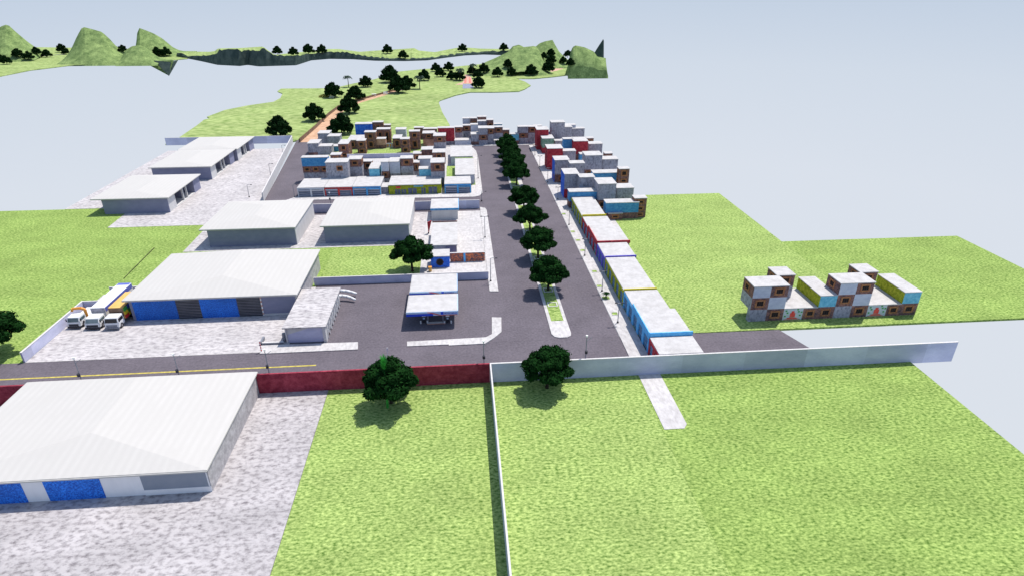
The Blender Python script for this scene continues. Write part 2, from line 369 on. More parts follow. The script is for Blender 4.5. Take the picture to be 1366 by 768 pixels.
TV, TF = [], []
for mb in TERR:
    b = len(TV); TV += [Vector(v) for v in mb.v]; TF += [tuple(i+b for i in f) for f in mb.f]
BVH = BVHTree.FromPolygons(TV, TF)
def land(x, y):                             # where the sight line through a survey point meets the terrain
    h = BVH.ray_cast(EYE, ray(x, y).normalized())
    return h[0] if h[0] is not None else at(x, y)

# ------------------------------------------------------------------ walls
def wall(label, x0, x1, y0, y1, h, m, cap='wall_cap', z0=0., group=None, name='boundary_wall'):
    r = thing(name, label, 'wall', ((x0+x1)/2, (y0+y1)/2, z0), group)
    part('wall_face', MB().box(x0, x1, y0, y1, z0-.3, z0+h-.08), m, r)
    part('coping', MB().box(x0-.03, x1+.03, y0-.03, y1+.03, z0+h-.08, z0+h), cap, r, bevel=.015)
    return r
wall('dark red boundary wall between the main road and the front lawn', -100, 2.9, 71.6, 71.82, 3.1, 'red_wall', 'red_wall')
wall('long pale grey boundary wall running from the red wall past the road end', 3.15, 72.6, 71.6, 71.82, 3.1, 'perimeter_wall')
wall('thin white wall dividing the two front lawns, at right angles to the road', 2.96, 3.1, 20, 71.82, 3.1, 'perimeter_wall')
wall('low white side wall along the truck yard next to the left lawn', -66.3, -66.05, 82.5, 99.2, 1.75, 'perimeter_wall')
wall('short grey wall behind the white trucks', -66, -61.9, 99.0, 99.2, 1.75, 'perimeter_wall')
wall('short grey wall stub farther behind the trucks beside the white roof', -64.2, -57, 104.2, 104.4, 1.8, 'perimeter_wall')
wall('blue grey wall behind the fuel station forecourt', -28.4, 4.4, 105.7, 105.88, 1.6, 'perimeter_wall')
wall('grey wall of the corner lot on the street side behind the fuel station shops', -12, 4.2, 147.9, 148.1, 2.25, 'perimeter_wall')
wall('grey street wall in the gap between the two white sheds', -37, -30.2, 147.9, 148.1, 2.25, 'perimeter_wall')
wall('grey back wall of the far left yard standing over the pale gap', -105.3, -61, 228, 228.2, 2.4, 'perimeter_wall')
r = thing('boundary_wall', 'white slanting wall between the far left yard and the grey side road', 'wall', (-55, 190, 0))
pa, pb = Vector((-52.2,158.4,0)), Vector((-60.9,228,0)); nrm = Vector((.99,.124,0))*.12
def slantbox(z0, z1, w): 
    k = nrm*w
    return MB().hexa([pa-k+Vector((0,0,z0)), pa+k+Vector((0,0,z0)), pb+k+Vector((0,0,z0)), pb-k+Vector((0,0,z0)), pa-k+Vector((0,0,z1)), pa+k+Vector((0,0,z1)), pb+k+Vector((0,0,z1)), pb-k+Vector((0,0,z1))])
part('wall_face', slantbox(-.3, 2.25, 1), 'white_wall', r); part('coping', slantbox(2.25, 2.35, 1.3), 'wall_cap', r)
# low brown bank along the dirt road
mb = MB()
for i in range(len(bank)-1):
    p, q = bank[i], bank[i+1]; d = (q-p).normalized(); nn = Vector((-d.y, d.x))*.5
    h = 1.6-.9*i/len(bank)
    mb.hexa([(p.x,p.y,0),(p.x+nn.x,p.y+nn.y,0),(q.x+nn.x,q.y+nn.y,0),(q.x,q.y,0),(p.x,p.y,h),(p.x+nn.x,p.y+nn.y,h*.7),(q.x+nn.x,q.y+nn.y,h*.65),(q.x,q.y,h*.92)])
tag(mb.build('low_wall', 'dirt_bank'), 'low rough brown wall along the left edge of the dirt road', 'wall')

# ------------------------------------------------------------------ sheds and warehouses
def hip_roof(x0, x1, y0, y1, z, rise, fas=.28, hip=.33, back=.08, n=14):
    """low roof sheet as a thick grid: a hip towards the front, a ridge along Y that runs out at the back"""
    mb = MB(); xc = (x0+x1)/2; ya, yb = y0+(y1-y0)*hip, y1-(y1-y0)*back; b = z-fas
    mb.v = [(x0,y0,z),(x1,y0,z),(x1,y1,z),(x0,y1,z),(xc,ya,z+rise),(xc,yb,z+rise),(x0,y0,b),(x1,y0,b),(x1,y1,b),(x0,y1,b)]
    mb.f = [(0,1,4),(1,2,5,4),(2,3,5),(3,0,4,5),(6,9,8,7),(0,6,7,1),(1,7,8,2),(2,8,9,3),(3,9,6,0)]
    return mb
def warehouse(label, x0, x1, y0, y1, h, eave, rise, m='shaded_wall', side=None, hip=.33, back=.08):
    r = thing('warehouse', label, 'warehouse', ((x0+x1)/2, (y0+y1)/2, 0))
    part('wall', MB().box(x0, x1, y0, y1, -.2, h-.29), m, r)
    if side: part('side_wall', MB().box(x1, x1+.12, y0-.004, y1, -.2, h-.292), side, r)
    part('roof', hip_roof(x0-eave[0], x1+eave[1], y0-eave[2], y1+eave[3], h, rise, hip=hip, back=back), 'white_roof', r, bevel=.06)
    mb = MB()                               # standing seams on the roof sheet
    X0, X1, Y0, Y1 = x0-eave[0], x1+eave[1], y0-eave[2], y1+eave[3]
    xc = (X0+X1)/2
    None and part('roof_ridge', MB().hexa([(xc-.18,Y0+(Y1-Y0)*hip,h+rise*.98),(xc+.18,Y0+(Y1-Y0)*hip,h+rise*.98),(xc+.18,Y1-(Y1-Y0)*back,h+rise*.98),(xc-.18,Y1-(Y1-Y0)*back,h+rise*.98),(xc-.12,Y0+(Y1-Y0)*hip,h+rise+.05),(xc+.12,Y0+(Y1-Y0)*hip,h+rise+.05),(xc+.12,Y1-(Y1-Y0)*back,h+rise+.05),(xc-.12,Y1-(Y1-Y0)*back,h+rise+.05)]), 'white_roof', r)
    return r
# nearest shed
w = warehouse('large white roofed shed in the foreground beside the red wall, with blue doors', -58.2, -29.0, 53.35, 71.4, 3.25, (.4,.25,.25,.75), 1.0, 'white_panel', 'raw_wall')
yf = 53.35
for a, b in ((-60, -48.25), (-46.0, -40.2)):
    d = part('door', MB().box(max(a, -58.1), b, yf-.05, yf, 0, 2.9), 'door_blue', w)
for x in (-47.9, -40.0):
    pass
part('wall_panel', MB().box(-36.0, -29.15, yf-.04, yf, .75, 2.92), 'slate_panel', w)
part('plinth', MB().box(-36.0, -28.9, yf-.07, yf, 0, .74), 'white_panel', w)
part('gutter', MB().box(-58.6, -28.75, yf-.38, yf-.27, 3.02, 3.2), 'white_roof', w, bevel=.04)
# shed behind the road with the truck yard
w = warehouse('wide white roofed warehouse behind the truck yard, with blue doors and dark shutters', -55.9, -28.9, 94.5, 113.4, 4.0, (.8,.5,.5,.5), 1.0, 'shaded_wall', 'raw_wall')
yf = 94.5
def frontx(x): return on(x, 412, yf).x
xs = [frontx(v) for v in (178,236.5,268,318,350)]
for i, (nm, m) in enumerate((('door','door_blue'),('shutter','shutter'),('door','door_blue'),('shutter','shutter'))):
    a, b = xs[i]+.03, xs[i+1]-.03
    o = part(nm, MB().box(a, b, yf-.06, yf, .0, 3.65), m, w)
    if nm == 'shutter':
        sl = MB()
        for k in range(12): sl.box(a, b, yf-.10, yf-.061, .12+k*.3, .24+k*.3)
        part('slat', sl, 'dark_metal', o)
part('door_post', MB().box(xs[4]-.03, xs[4]+.14, yf-.12, yf, 0, 3.65), 'white_paint', w)
for k in range(5): part('door_post_band', MB().box(xs[4]-.04, xs[4]+.15, yf-.13, yf+.01, .3+k*.75, .6+k*.75), 'salmon', w)
part('plinth', MB().box(xs[4]+.15, -28.8, yf-.05, yf, 0, .35), 'white_wall', w)
warehouse('left one of two plain white roofed sheds behind the truck yard warehouse', -54.7, -36.4, 126.8, 145, 4.2, (1.4,.3,.5,.6), .8, 'shaded_wall', 'white_wall', back=.3)
warehouse('right one of two plain white roofed sheds, next to the corner lot', -30.3, -12.1, 127.0, 145, 4.2, (.7,.4,.5,.5), .8, 'shaded_wall', 'white_wall', back=.3)
def open_shed(label, x0, x1, ya, yb, yc, yd, h, ov):
    """front block ya-yb, open bay yb-yc with pillars, closed rear block yc-yd"""
    r = thing('open_shed', label, 'shed', ((x0+x1)/2, (ya+yd)/2, 0))
    part('front_wall', MB().box(x0, x1, ya, ya+.25, -.2, h-.29), 'shaded_wall', r)
    part('side_wall', MB().box(x1-.25, x1+.002, ya+.25, yb, -.2, h-.29), 'white_wall', r)
    part('rear_block', MB().box(x0, x1, yc, yd, -.2, h-.29), 'shaded_wall', r)
    part('back_wall', MB().box(x0, x0+.25, ya+.25, yc, -.2, h-.29), 'shaded_wall', r)
    part('partition', MB().box(x1-6.2, x1-1.2, (yb+yc)/2+1.2, (yb+yc)/2+1.45, 0, h-.29), 'shaded_wall', r)
    part('floor_slab', MB().box(x0+.25, x1-.05, ya+.25, yc, 0, .16), 'white_wall', r)
    for f in (.42, .62): part('pillar', MB().box(x1-.55, x1-.15, yb+(yc-yb)*f, yb+(yc-yb)*f+.4, .16, h-.29), 'white_wall', r)
    part('roof', hip_roof(x0-ov[0], x1+ov[1], ya-.5, yd+.4, h, .55, hip=.2, back=.2), 'white_roof', r, bevel=.06)
    return r
open_shed('nearest of the three white roofed open sheds in the far left yard', -88.4, -72.9, 151.2, 155.6, 167.5, 171.8, 4.0, (2.3,.6))
open_shed('middle one of the three white roofed open sheds in the far left yard', -89.2, -72.9, 180.6, 185, 197, 201.3, 4.0, (.6,.6))
open_shed('rearmost white roofed open shed, nearest the back wall of the far left yard', -89.2, -72.2, 202.3, 206.5, 215, 220, 4.0, (1.0,.6))

# gate house beside the fuel forecourt
g = thing('gatehouse', 'flat white roofed gatehouse with lattice side beside the fuel forecourt', 'gatehouse', (-25, 91, 0))
part('roof', MB().box(-28.7, -22.0, 84.5, 98.4, 2.75, 2.95), 'concrete', g, bevel=.02)
part('wall', MB().box(-28.4, -28.2, 84.75, 94.4, 0, 2.75), 'white_wall', g)
part('back_wall', MB().box(-28.2, -22.4, 97.9, 98.1, 0, 2.75), 'white_wall', g)
part('front_wall', MB().box(-28.2, -22.6, 85.0, 85.2, 0, 2.75), 'perimeter_wall', g); part('wall_band', MB().hexa([(-28.15,84.96,1.5),(-28.1,84.96,1.5),(-28.1,84.995,1.5),(-28.15,84.995,1.5),(-28.15,84.96,2.7),(-24.2,84.96,2.7),(-24.2,84.995,2.7),(-28.15,84.995,2.7)]), 'white_wall', g)  # white triangle stands in for sunlight on the bluish front wall
part('corner_pier', MB().box(-22.65, -22.2, 84.6, 85.6, 0, 2.75), 'white_wall', g)
la = MB()
for k in range(8):
    y = 86+k*1.45
    la.tube((-22.25,y,.1),(-22.25,y+1.3,2.7),.09,n=4); la.tube((-22.25,y+1.3,.1),(-22.25,y,2.7),.09,n=4)
    la.box(-22.35,-22.15,y-.09,y+.09,0,2.75)
part('lattice', la, 'white_paint', g)
part('inner_wall', MB().box(-23.3, -23.1, 85.3, 97.9, 0, 2.7), 'slate_panel', g)
for lab, p0, p1 in (('longer white curved barrier arm by the gatehouse roof', at(446,388,.95), at(475.5,391.5,.55)), ('shorter white curved barrier arm in front of the longer one', at(450,394.5,.9), at(474,399.5,.5))):
    pts = [p0.lerp(p1, t)+Vector((0, .35*math.sin(math.pi*t), .12*math.sin(math.pi*t))) for t in (0,.25,.5,.75,1)]
    a = thing('barrier_arm', lab, 'barrier', (p0.x, p0.y, 0), 'barrier arms at the gatehouse')
    part('arm', MB().path(pts, [.30,.31,.30,.27,.22]), 'white_paint', a, smooth=True)
    part('post', MB().box(p0.x-.15, p0.x+.15, p0.y-.15, p0.y+.15, 0, .85), 'dark_metal', a)
gp = thing('gate_post', 'slim red and white striped post at the truck yard entrance', 'post', (*at(349,469).xy, 0))
X, Y = gp.location.x, gp.location.y
part('post', MB().tube((X,Y,0),(X,Y,2.0),.09), 'white_paint', gp)
bb = MB()
for k in range(4): bb.tube((X,Y,.25+k*.45),(X,Y,.45+k*.45),.1)
part('band', bb, 'bright_red', gp)
lw = thing('low_barrier', 'low white yard barrier with dark rail behind the striped post', 'barrier', (-31, 84.9, 0))
part('barrier_base', MB().box(-32.4, -28.9, 84.7, 85.0, 0, .35), 'wall_cap', lw); part('rail', MB().box(-32.4, -28.9, 84.6, 84.68, .1, .3), 'pole_metal', lw)
part('post', MB().box(-32.5, -32.2, 84.6, 86.4, 0, .55), 'pole_metal', lw); part('cabinet', MB().box(-29.1, -28.75, 85.2, 85.7, 0, 1.5), 'pole_metal', lw)

# ------------------------------------------------------------------ fuel station
def text_part(body, size, m, root, loc, name='lettering', rot=(math.pi/2,0,0)):
    cu = bpy.data.curves.new(name, 'FONT'); cu.body = body; cu.size = size; cu.extrude = .015; cu.align_x = 'LEFT'
    tmp = bpy.data.objects.new(name, cu); COL.objects.link(tmp)
    bpy.context.view_layer.update()
    me = bpy.data.meshes.new_from_object(tmp.evaluated_get(bpy.context.evaluated_depsgraph_get()))
    bpy.data.objects.remove(tmp); me.materials.clear(); me.materials.append(MATS[m]); me.name = name
    o = bpy.data.objects.new(name, me); COL.objects.link(o); o.parent = root
    o.location = Vector(loc)-root.location; o.rotation_euler = rot
    return o
def canopy(label, x0, x1, y0, y1, zt, fh, pumps):
    r = thing('fuel_canopy', label, 'canopy', ((x0+x1)/2, (y0+y1)/2, 0), 'fuel canopies on the forecourt')
    part('roof', MB().box(x0, x1, y0, y1, zt-.25, zt), 'canopy_white', r, bevel=.02)
    W = x1-x0; zb = zt-fh
    part('fascia', MB().box(x0-.12, x0+W*.52, y0-.14, y0-.01, zb, zb+fh*.52), 'canopy_blue', r, bevel=.02); part('fascia', MB().box(x0-.12, x0+W*.52, y0-.12, y0-.01, zb+fh*.52+.01, zt-.02), 'canopy_pale', r, bevel=.02)
    part('fascia', MB().box(x0+W*.52, x1+.05, y0-.14, y0-.01, zb+.02, zt-.02), 'canopy_pale', r, bevel=.02)
    sw = MB()                                 # red swoosh between the blue and the pale half
    n = 12
    for i in range(n):
        t0, t1 = i/n, (i+1)/n
        def b(t): return zt-.06-fh*.95*(t**1.7), .08+.14*math.sin(math.pi*t)
        xa, xb = x0+W*(.40+.30*t0), x0+W*(.40+.30*t1)
        (za, ta), (zc, tc) = b(t0), b(t1)
        za = max(za, zb+ta); zc = max(zc, zb+tc)
        sw.hexa([(xa,y0-.18,za-ta),(xb,y0-.18,zc-tc),(xb,y0-.145,zc-tc),(xa,y0-.145,za-ta),(xa,y0-.18,za),(xb,y0-.18,zc),(xb,y0-.145,zc),(xa,y0-.145,za)])
    sw.box(x0+W*.70, x1, y0-.18, y0-.145, zb+.03, zb+.14)
    part('red_stripe', sw, 'canopy_red', r)
    emb = MB().box(x0+W*.67, x0+W*.725, y0-.19, y0-.145, zb+.2, zt-.08); part('emblem', emb, 'canopy_blue', r)
    text_part('PETROBRAS', fh*.5, 'canopy_blue', r, (x0+W*.74, y0-.16, zb+fh*.33))
    part('side_fascia', MB().box(x1+.01, x1+.14, y0, y1, zb, zt-.03), 'canopy_pale', r)
    part('side_fascia', MB().box(x0-.1, x0-.01, y0, y1, zt-.22, zt-.01), 'canopy_white', r)
    for x in pumps: part('column', MB().box(x-.12, x+.12, y0+1.3, y0+1.55, 0, zt-.25), 'pole_metal', r)
    return r
CX0, CX1 = -9.75, -1.55
canopy('front fuel station canopy with a blue fascia and red stripe, nearest the road', CX0, CX1, 88.1, 94.2, 2.95, .78, (-6.5, -4.0))
canopy('rear fuel station canopy, nearest the blue grey wall', CX0+.15, CX1-.05, 94.6, 101.6, 3.35, .6, (-6.5, -4.0))
for lab, xp in (('left fuel pump with white top under the front canopy', 566), ('right fuel pump with white top under the front canopy', 597.5)):
    c = at(xp, 430); p = thing('fuel_pump', lab, 'fuel pump', (c.x, c.y, 0), 'fuel pumps on the island')
    part('body', MB().box(c.x-.28, c.x+.28, c.y-.2, c.y+.2, .15, 1.25), 'dark_metal', p, bevel=.03)
    part('top', MB().box(c.x-.3, c.x+.3, c.y-.22, c.y+.22, 1.25, 1.55), 'white_paint', p, bevel=.03)
    part('display', MB().box(c.x-.18, c.x+.18, c.y-.225, c.y-.2, .8, 1.1), 'canopy_pale', p)
    for s in (-1, 1): part('bollard', MB().tube((c.x+s*.55,c.y-.25,0),(c.x+s*.55,c.y-.25,.5),.13), 'white_paint', p)
c = at(582, 431); isl = MB().box(c.x-1.5, c.x+1.5, c.y-.25, c.y+.35, 0, .18)
i_ = thing('pump_island', 'low pump island with orange edge between the two pumps', 'kerb', (c.x, c.y, 0))
part('base', isl, 'wall_cap', i_); part('edge', MB().box(c.x-1.5, c.x+1.5, c.y-.30, c.y-.26, .03, .17), 'salmon', i_)

# corner lot behind the station
k = thing('kiosk', 'small bright blue kiosk with a dark window on the corner lot', 'kiosk', (-4.9, 113.4, 0))
part('wall', MB().box(-6.75, -3.1, 112, 115.4, 0, 2.3), 'deep_blue', k); part('roof', MB().box(-6.85, -3.0, 111.9, 115.6, 2.3, 2.45), 'plaster_roof', k, bevel=.02)
wf = part('window', MB().tube((-5.0,111.93,1.15),(-5.0,112,1.15),.78,n=8), 'bars', k); part('pane', MB().tube((-5.0,111.9,1.15),(-5.0,111.93,1.15),.6,n=8), 'pane', wf)
b = thing('tiled_wall', 'long low wall of orange and dark mosaic next to the blue kiosk', 'wall', (.6, 114.7, 0))
part('wall_face', MB().box(-2.95, 4.1, 114.5, 114.75, 0, 1.9), 'tile_mural', b); part('post', MB().box(-.25, .15, 114.42, 114.49, 0, 1.9), 'sky_paint', b)
part('coping', MB().box(-3, 4.15, 114.45, 114.8, 1.9, 1.98), 'wall_cap', b)
s1 = thing('shop', 'flat white roofed shop with blue edging against the street wall of the corner lot', 'shop', (-4.5, 143.5, 0))
part('wall', MB().box(-7.6, -1.3, 140.2, 147.3, 0, 2.75), 'white_wall', s1); part('roof', MB().box(-7.8, -1.1, 140.0, 147.5, 2.75, 2.95), 'plaster_roof', s1, bevel=.02)
part('fascia', MB().box(-7.8, -1.1, 139.9, 139.99, 2.45, 2.93), 'blue_paint', s1); part('fascia', MB().box(-1.09, -1.0, 139.9, 147.4, 2.3, 2.93), 'sky_paint', s1)
s2 = thing('shop', 'low flat white roofed shop in the middle of the corner lot with a shaded front', 'shop', (-4.1, 124, 0))
part('wall', MB().box(-6.8, -1.6, 117.6, 130.2, 0, 2.5), 'white_wall', s2); part('roof', MB().box(-7.0, -1.4, 116.9, 130.6, 2.6, 2.8), 'plaster_roof', s2, bevel=.02)
part('roof_edge', MB().box(-7.0, -1.4, 130.62, 130.75, 2.6, 3.05), 'brick', s2)
part('side_door', MB().box(-1.6, -1.55, 123.5, 125.5, 0, 2.1), 'shutter', s2); part('canopy_wall', MB().box(-3.8, -1.7, 117.3, 117.58, 0, 2.5), 'shaded_wall', s2)  # grey slab paints the shaded part of the white front
rw = thing('red_panel', 'dark red tapering panel standing on the white corner lot', 'panel', (-8.0, 130.6, 0))
a_, b_, c_ = on(569.8,297,131), on(575.6,294.5,131), on(571.8,313,131); 
m_ = MB(); m_.v = [tuple(v) for v in (a_,b_,c_)]+[tuple(v+Vector((0,.25,0))) for v in (a_,b_,c_)]; m_.f = [(0,2,1),(3,4,5),(0,1,4,3),(1,2,5,4),(2,0,3,5)]
part('board', m_, 'red_paint', rw); part('foot', MB().box(c_.x-.15, c_.x+.15, 130.95, 131.3, 0, max(.3, c_.z+.1)), 'dark_metal', rw)
op = thing('bin', 'small orange bin beside the blue kiosk', 'bin', (*at(574,362).xy, 0)); X, Y = op.location.x, op.location.y
part('body', MB().box(X-.3, X+.3, Y-.3, Y+.3, 0, .9), 'tarp', op, bevel=.05); part('lid', MB().box(X-.34, X+.34, Y-.34, Y+.34, .9, 1.0), 'orange_paint', op)

# ------------------------------------------------------------------ block houses
def windows(root, x0, x1, y, z0, z1, mod=2.9, panes=True):
    n = max(1, int(round((x1-x0)/mod))); w = (x1-x0)/n; h = z1-z0
    for i in range(n):
        cx = x0+w*(i+.5); ww = min(.62*w, 1.7)/2; a, b = z0+h*.2, z0+h*.86
        fr = MB(); t = .30
        fr.box(cx-ww, cx+ww, y-.07, y, a-.0, a+t).box(cx-ww, cx+ww, y-.07, y, b-t, b)
        fr.box(cx-ww, cx-ww+t, y-.07, y, a+t, b-t).box(cx+ww-t, cx+ww, y-.07, y, a+t, b-t)
        o = part('window', fr, 'brick_frame', root)
        part('pane', MB().box(cx-ww+t, cx+ww-t, y-.03, y, a+t, b-t), 'pane', o)
        bars = MB()
        for k in (1, 2): 
            bx = cx-ww+t+(2*ww-2*t)*k/3; bars.box(bx-.03, bx+.03, y-.05, y-.031, a+t, b-t)
        part('bar', bars, 'bars', o)
def swindows(root, x, y0, y1, z0, z1, side, mod=2.9):   # a window on a side wall
    n = max(1, int(round((y1-y0)/mod))); w = (y1-y0)/n; h = z1-z0
    for i in range(n):
        cy = y0+w*(i+.5); ww = min(.6*w, 1.6)/2; a, b = z0+h*.2, z0+h*.86; t = .30
        xs = (x-.07, x) if side < 0 else (x, x+.07)
        fr = MB().box(*xs, cy-ww, cy+ww, a, a+t).box(*xs, cy-ww, cy+ww, b-t, b).box(*xs, cy-ww, cy-ww+t, a+t, b-t).box(*xs, cy+ww-t, cy+ww, a+t, b-t)
        o = part('window', fr, 'brick_frame', root)
        xs = (x-.03, x) if side < 0 else (x, x+.03)
        part('pane', MB().box(*xs, cy-ww+t, cy+ww-t, a+t, b-t), 'pane', o)
LOOK = {'plaster_grey':'grey plaster', 'brick':'bare brick', 'blue_paint':'blue', 'deep_blue':'deep blue', 'teal_paint':'teal', 'red_paint':'dark red', 'plaster_light':'pale grey', 'green_paint':'faded green', 'salmon':'salmon brick', 'white_wall':'white', 'sky_paint':'light blue'}
CNT = {}
HOUSES = []
def house(place, x0, x1, y0, y1, z1, bands, z0=0., win=(), roof='plaster_roof', side=None, label=None, size=None):
    """bands from the top down: (fraction of height, material); win: indices of bands with windows"""
    r = thing('block_house', '', 'house', ((x0+x1)/2, (y0+y1)/2, z0), place[1])
    LABELS['']  .pop()
    H = z1-z0; zt = z1-.16; top = zt
    for i, (f, m) in enumerate(bands):
        zb = z0-(.1 if z0 == 0 else 0) if i == len(bands)-1 else top-f*H
        o = part('wall' if i == 0 else 'lower_wall', MB().box(x0, x1, y0, y1, zb, top), m, r)
        if i in win: windows(o, x0, x1, y0, max(zb, z0), top)
        if m == 'brick' and i in win:
            (swindows(o, x0, y0, min(y1, y0+3), max(zb, z0), top, -1) if x0 > 3 else swindows(o, x1, y0, min(y1, y0+3), max(zb, z0), top, 1))
        top = zb
    if z0 > 0: part('base_wall', MB().box(x0+.02, x1-.02, y0+.3, y1-.02, -.1, z0-.002), 'plaster_grey', r)
    if side: part('painted_side', MB().box(x0-.05, x0, y0, y1, z0, zt), side, r)
    part('roof', MB().box(x0-.12, x1+.12, y0-.12, y1+.1, z1-.16, z1), roof, r, bevel=.02)
    HOUSES.append([r, place, x0, bands, win, z1-z0, x1-x0, label])
    return r
def hrect(place, zoom, xl, xr, yt, yb, yback, bands, zb=None, Y=None, zt=None, win=(), z0=None, dmax=9, **k):
    ox, oy, s = zoom; fx = lambda x: ox+x/s; fy = lambda y: oy+y/s
    if Y is None:
        if zb is not None: Y = at(fx((xl+xr)/2), fy(yb), zb).y
        else: Y = at(fx((xl+xr)/2), fy(yt), zt).y
    x0, x1 = on(fx(xl), fy((yt+yb)/2), Y).x, on(fx(xr), fy((yt+yb)/2), Y).x
    z1 = on(fx((xl+xr)/2), fy(yt), Y).z
    base = z0 if z0 is not None else (zb if zb else 0.)
    yb_ = at(fx((xl+xr)/2), fy(yback), z1).y if yback is not None else Y+4
    D = max(2.4, min(dmax, yb_-Y))
    return house(place, x0, x1, Y, Y+D, max(z1, base+1.2), bands, base, win, **k)
G, BR, BL, RD, TL = 'plaster_grey', 'brick', 'blue_paint', 'red_paint', 'teal_paint'
ZA = (380,160,6.4); ZB = (510,150,5.907); ZC = (640,150,5.12); ZD = (600,150,11.82)
pA = ('behind the painted shops', 'houses behind the painted shops')
hrect(pA, ZA, 147,370,320,450,305, [(.55,BL),(.45,BR)], zb=2.6, win=(1,))
h2 = hrect(pA, ZA, 352,540,362,495,328, [(.5,G),(.5,G)], zb=2.6)
w0 = [c for c in h2.children if c.name.startswith('wall')][0]; bb_ = h2.location
windows(w0, on(380+436/6.4, 222, bb_.y).x, on(380+522/6.4, 222, bb_.y).x, min(v.co.y for v in w0.data.vertices)+bb_.y, 4.1, 6.3)
hrect(pA, ZA, 545,655,335,460,305, [(.5,BR),(.5,G)], zb=2.6, win=(0,))
hrect(pA, ZA, 668,745,355,425,340, [(1,BR)], zb=2.6, win=(0,))
hrect(pA, ZA, 720,808,415,480,365, [(1,TL)], zb=2.6)
hrect(pA, ZB, -4,52,390,565,365, [(.4,'plaster_light'),(.32,BR),(.28,G)], zb=0, win=(1,), dmax=4)
hrect(pA, ZB, 55,140,388,470,355, [(1,'plaster_light')], Y=173, z0=2.6, dmax=6)
hrect(pA, ZB, 145,240,362,480,340, [(.5,BR),(.5,G)], zb=2.6, win=(0,))
hrect(pA, ZB, 247,290,395,465,375, [(1,BR)], zb=2.6, win=(0,))
hrect(pA, ZB, 286,390,365,425,342, [(1,'plaster_light')], zb=3.4, z0=2.6)
hrect(pA, ZB, 290,385,445,505,425, [(1,TL)], zb=2.6)
hrect(pA, ZB, 383,490,395,518,358, [(.55,BR),(.45,G)], zb=2.6, win=(0,))
pM = ('amid the left block', 'houses in the middle of the left block')
hrect(pM, ZB, 397,495,315,355,287, [(.6,BR),(.4,G)], zb=2.2, z0=0, win=(0,))
hrect(pM, ZB, 308,398,293,335,270, [(.5,BR),(.5,'salmon')], zb=2.0, z0=0)
hrect(pM, ZB, 245,306,325,375,305, [(1,BR)], zb=1.0, z0=0, win=(0,))
hrect(pM, ZA, 198,290,200,300,168, [(.75,G),(.25,BR)], zb=0)
hrect(pM, ZA, 280,400,225,300,203, [(1,G)], zb=0)
hrect(pM, ZA, 408,457,225,272,207, [(1,BL)], zb=0)
hrect(pM, ZA, 460,545,205,325,168, [(.55,BR),(.45,BR)], zb=0, win=(0,1))
hrect(pM, ZA, 388,475,298,326,278, [(1,BR)], zb=2.2, z0=0, win=(0,))
hrect(pM, ZA, 538,690,172,250,130, [(1,BR)], zb=0, win=(0,))
hrect(pM, ZA, 618,690,178,295,160, [(.5,BR),(.5,BR)], zb=0, win=(0,1), dmax=4)
hrect(pM, ZB, 145,215,210,325,195, [(.5,BR),(.5,BR)], zb=0, win=(0,1), dmax=5)
hrect(pM, ZB, 83,150,205,285,170, [(1,BR)], zb=0, win=(0,), dmax=6)
pF = ('at the meadow end of the left block', 'houses at the back of the left block')
hrect(pF, ZA, 283,380,115,190,90, [(1,G)], Y=222)
hrect(pF, ZA, 366,470,140,200,118, [(1,G)], Y=219)
hrect(pF, ZA, 603,745,35,155,20, [(1,'deep_blue')], Y=229)
hrect(pF, ZA, 750,838,20,70,8, [(1,BR)], Y=231, win=(0,))
hrect(pF, ZA, 845,900,45,65,38, [(1,BR)], Y=233)
hrect(pF, ZA, 685,780,105,250,90, [(.45,BR),(.55,BR)], zb=0, win=(0,1))
hrect(pF, ZA, 782,862,162,245,148, [(.6,'salmon'),(.4,BR)], zb=0)
hrect(pF, ZA, 785,900,80,165,65, [(1,BR)], Y=222, win=(0,))
hrect(pF, ZB, 105,185,135,185,118, [(1,'plaster_light')], Y=226)
hrect(pF, ZB, 215,297,150,295,137, [(.4,BR),(.6,BR)], zb=0, win=(0,1))
hrect(pF, ZB, 250,325,121,140,112, [(1,BR)], Y=230)
hrect(pF, ZB, 322,430,130,160,118, [(1,BR)], Y=229)
hrect(pF, ZB, 320,412,165,265,145, [(.45,BR),(.55,'salmon')], zb=0, win=(0,))
hrect(pF, ZB, 405,500,185,285,155, [(.5,BR),(.5,G)], zb=0, win=(0,))
hrect(pF, ZB, 440,570,122,255,112, [(.78,RD),(.22,G)], zb=0)
mz = thing('mural_panel', 'white and orange lettered panel low between brick houses in the left block', 'panel', (*at(521,197).xy, 0)); X, Y = mz.location.x, mz.location.y
part('board', MB().box(X-1.6, X+1.6, Y-.1, Y+.1, 0, 1.5), 'mural_white', mz)
mb = MB(); 
for kx in (-1.1, -.2, .7): mb.box(X+kx, X+kx+.5, Y-.14, Y-.101, .3, 1.2)
part('painted_mark', mb, 'orange_paint', mz)
bw = wall('long blue grey wall in front of the small lawn inside the left block', on(463,209,202).x, on(551,207,202).x, 202, 202.25, hz(-24,202,205), 'perimeter_wall')
pD = ('in the cluster closing the avenue', 'houses at the end of the avenue')
def D(xl, xr, yt, yb, yback, bands, Y, **k): hrect(pD, ZD, xl, xr, yt, yb, yback, bands, Y=Y, **k)
D(80,335,440,520,405,[(1,'plaster_light')],218, dmax=5)
D(80,205,232,410,225,[(.36,BR),(.64,G)],224, win=(0,), dmax=5)
D(207,325,207,390,200,[(.36,BR),(.64,G)],226, win=(0,), dmax=5)
D(203,322,95,200,88,[(1,'plaster_light')],231, dmax=4)
D(324,432,92,180,86,[(1,BR)],230, win=(0,), dmax=4)
D(332,442,193,345,188,[(.7,'plaster_light'),(.3,G)],223, dmax=5)
D(338,472,345,520,305,[(.65,G),(.35,BR)],218.2, dmax=5)
D(440,576,70,140,62,[(1,BR)],230, win=(0,), dmax=4)
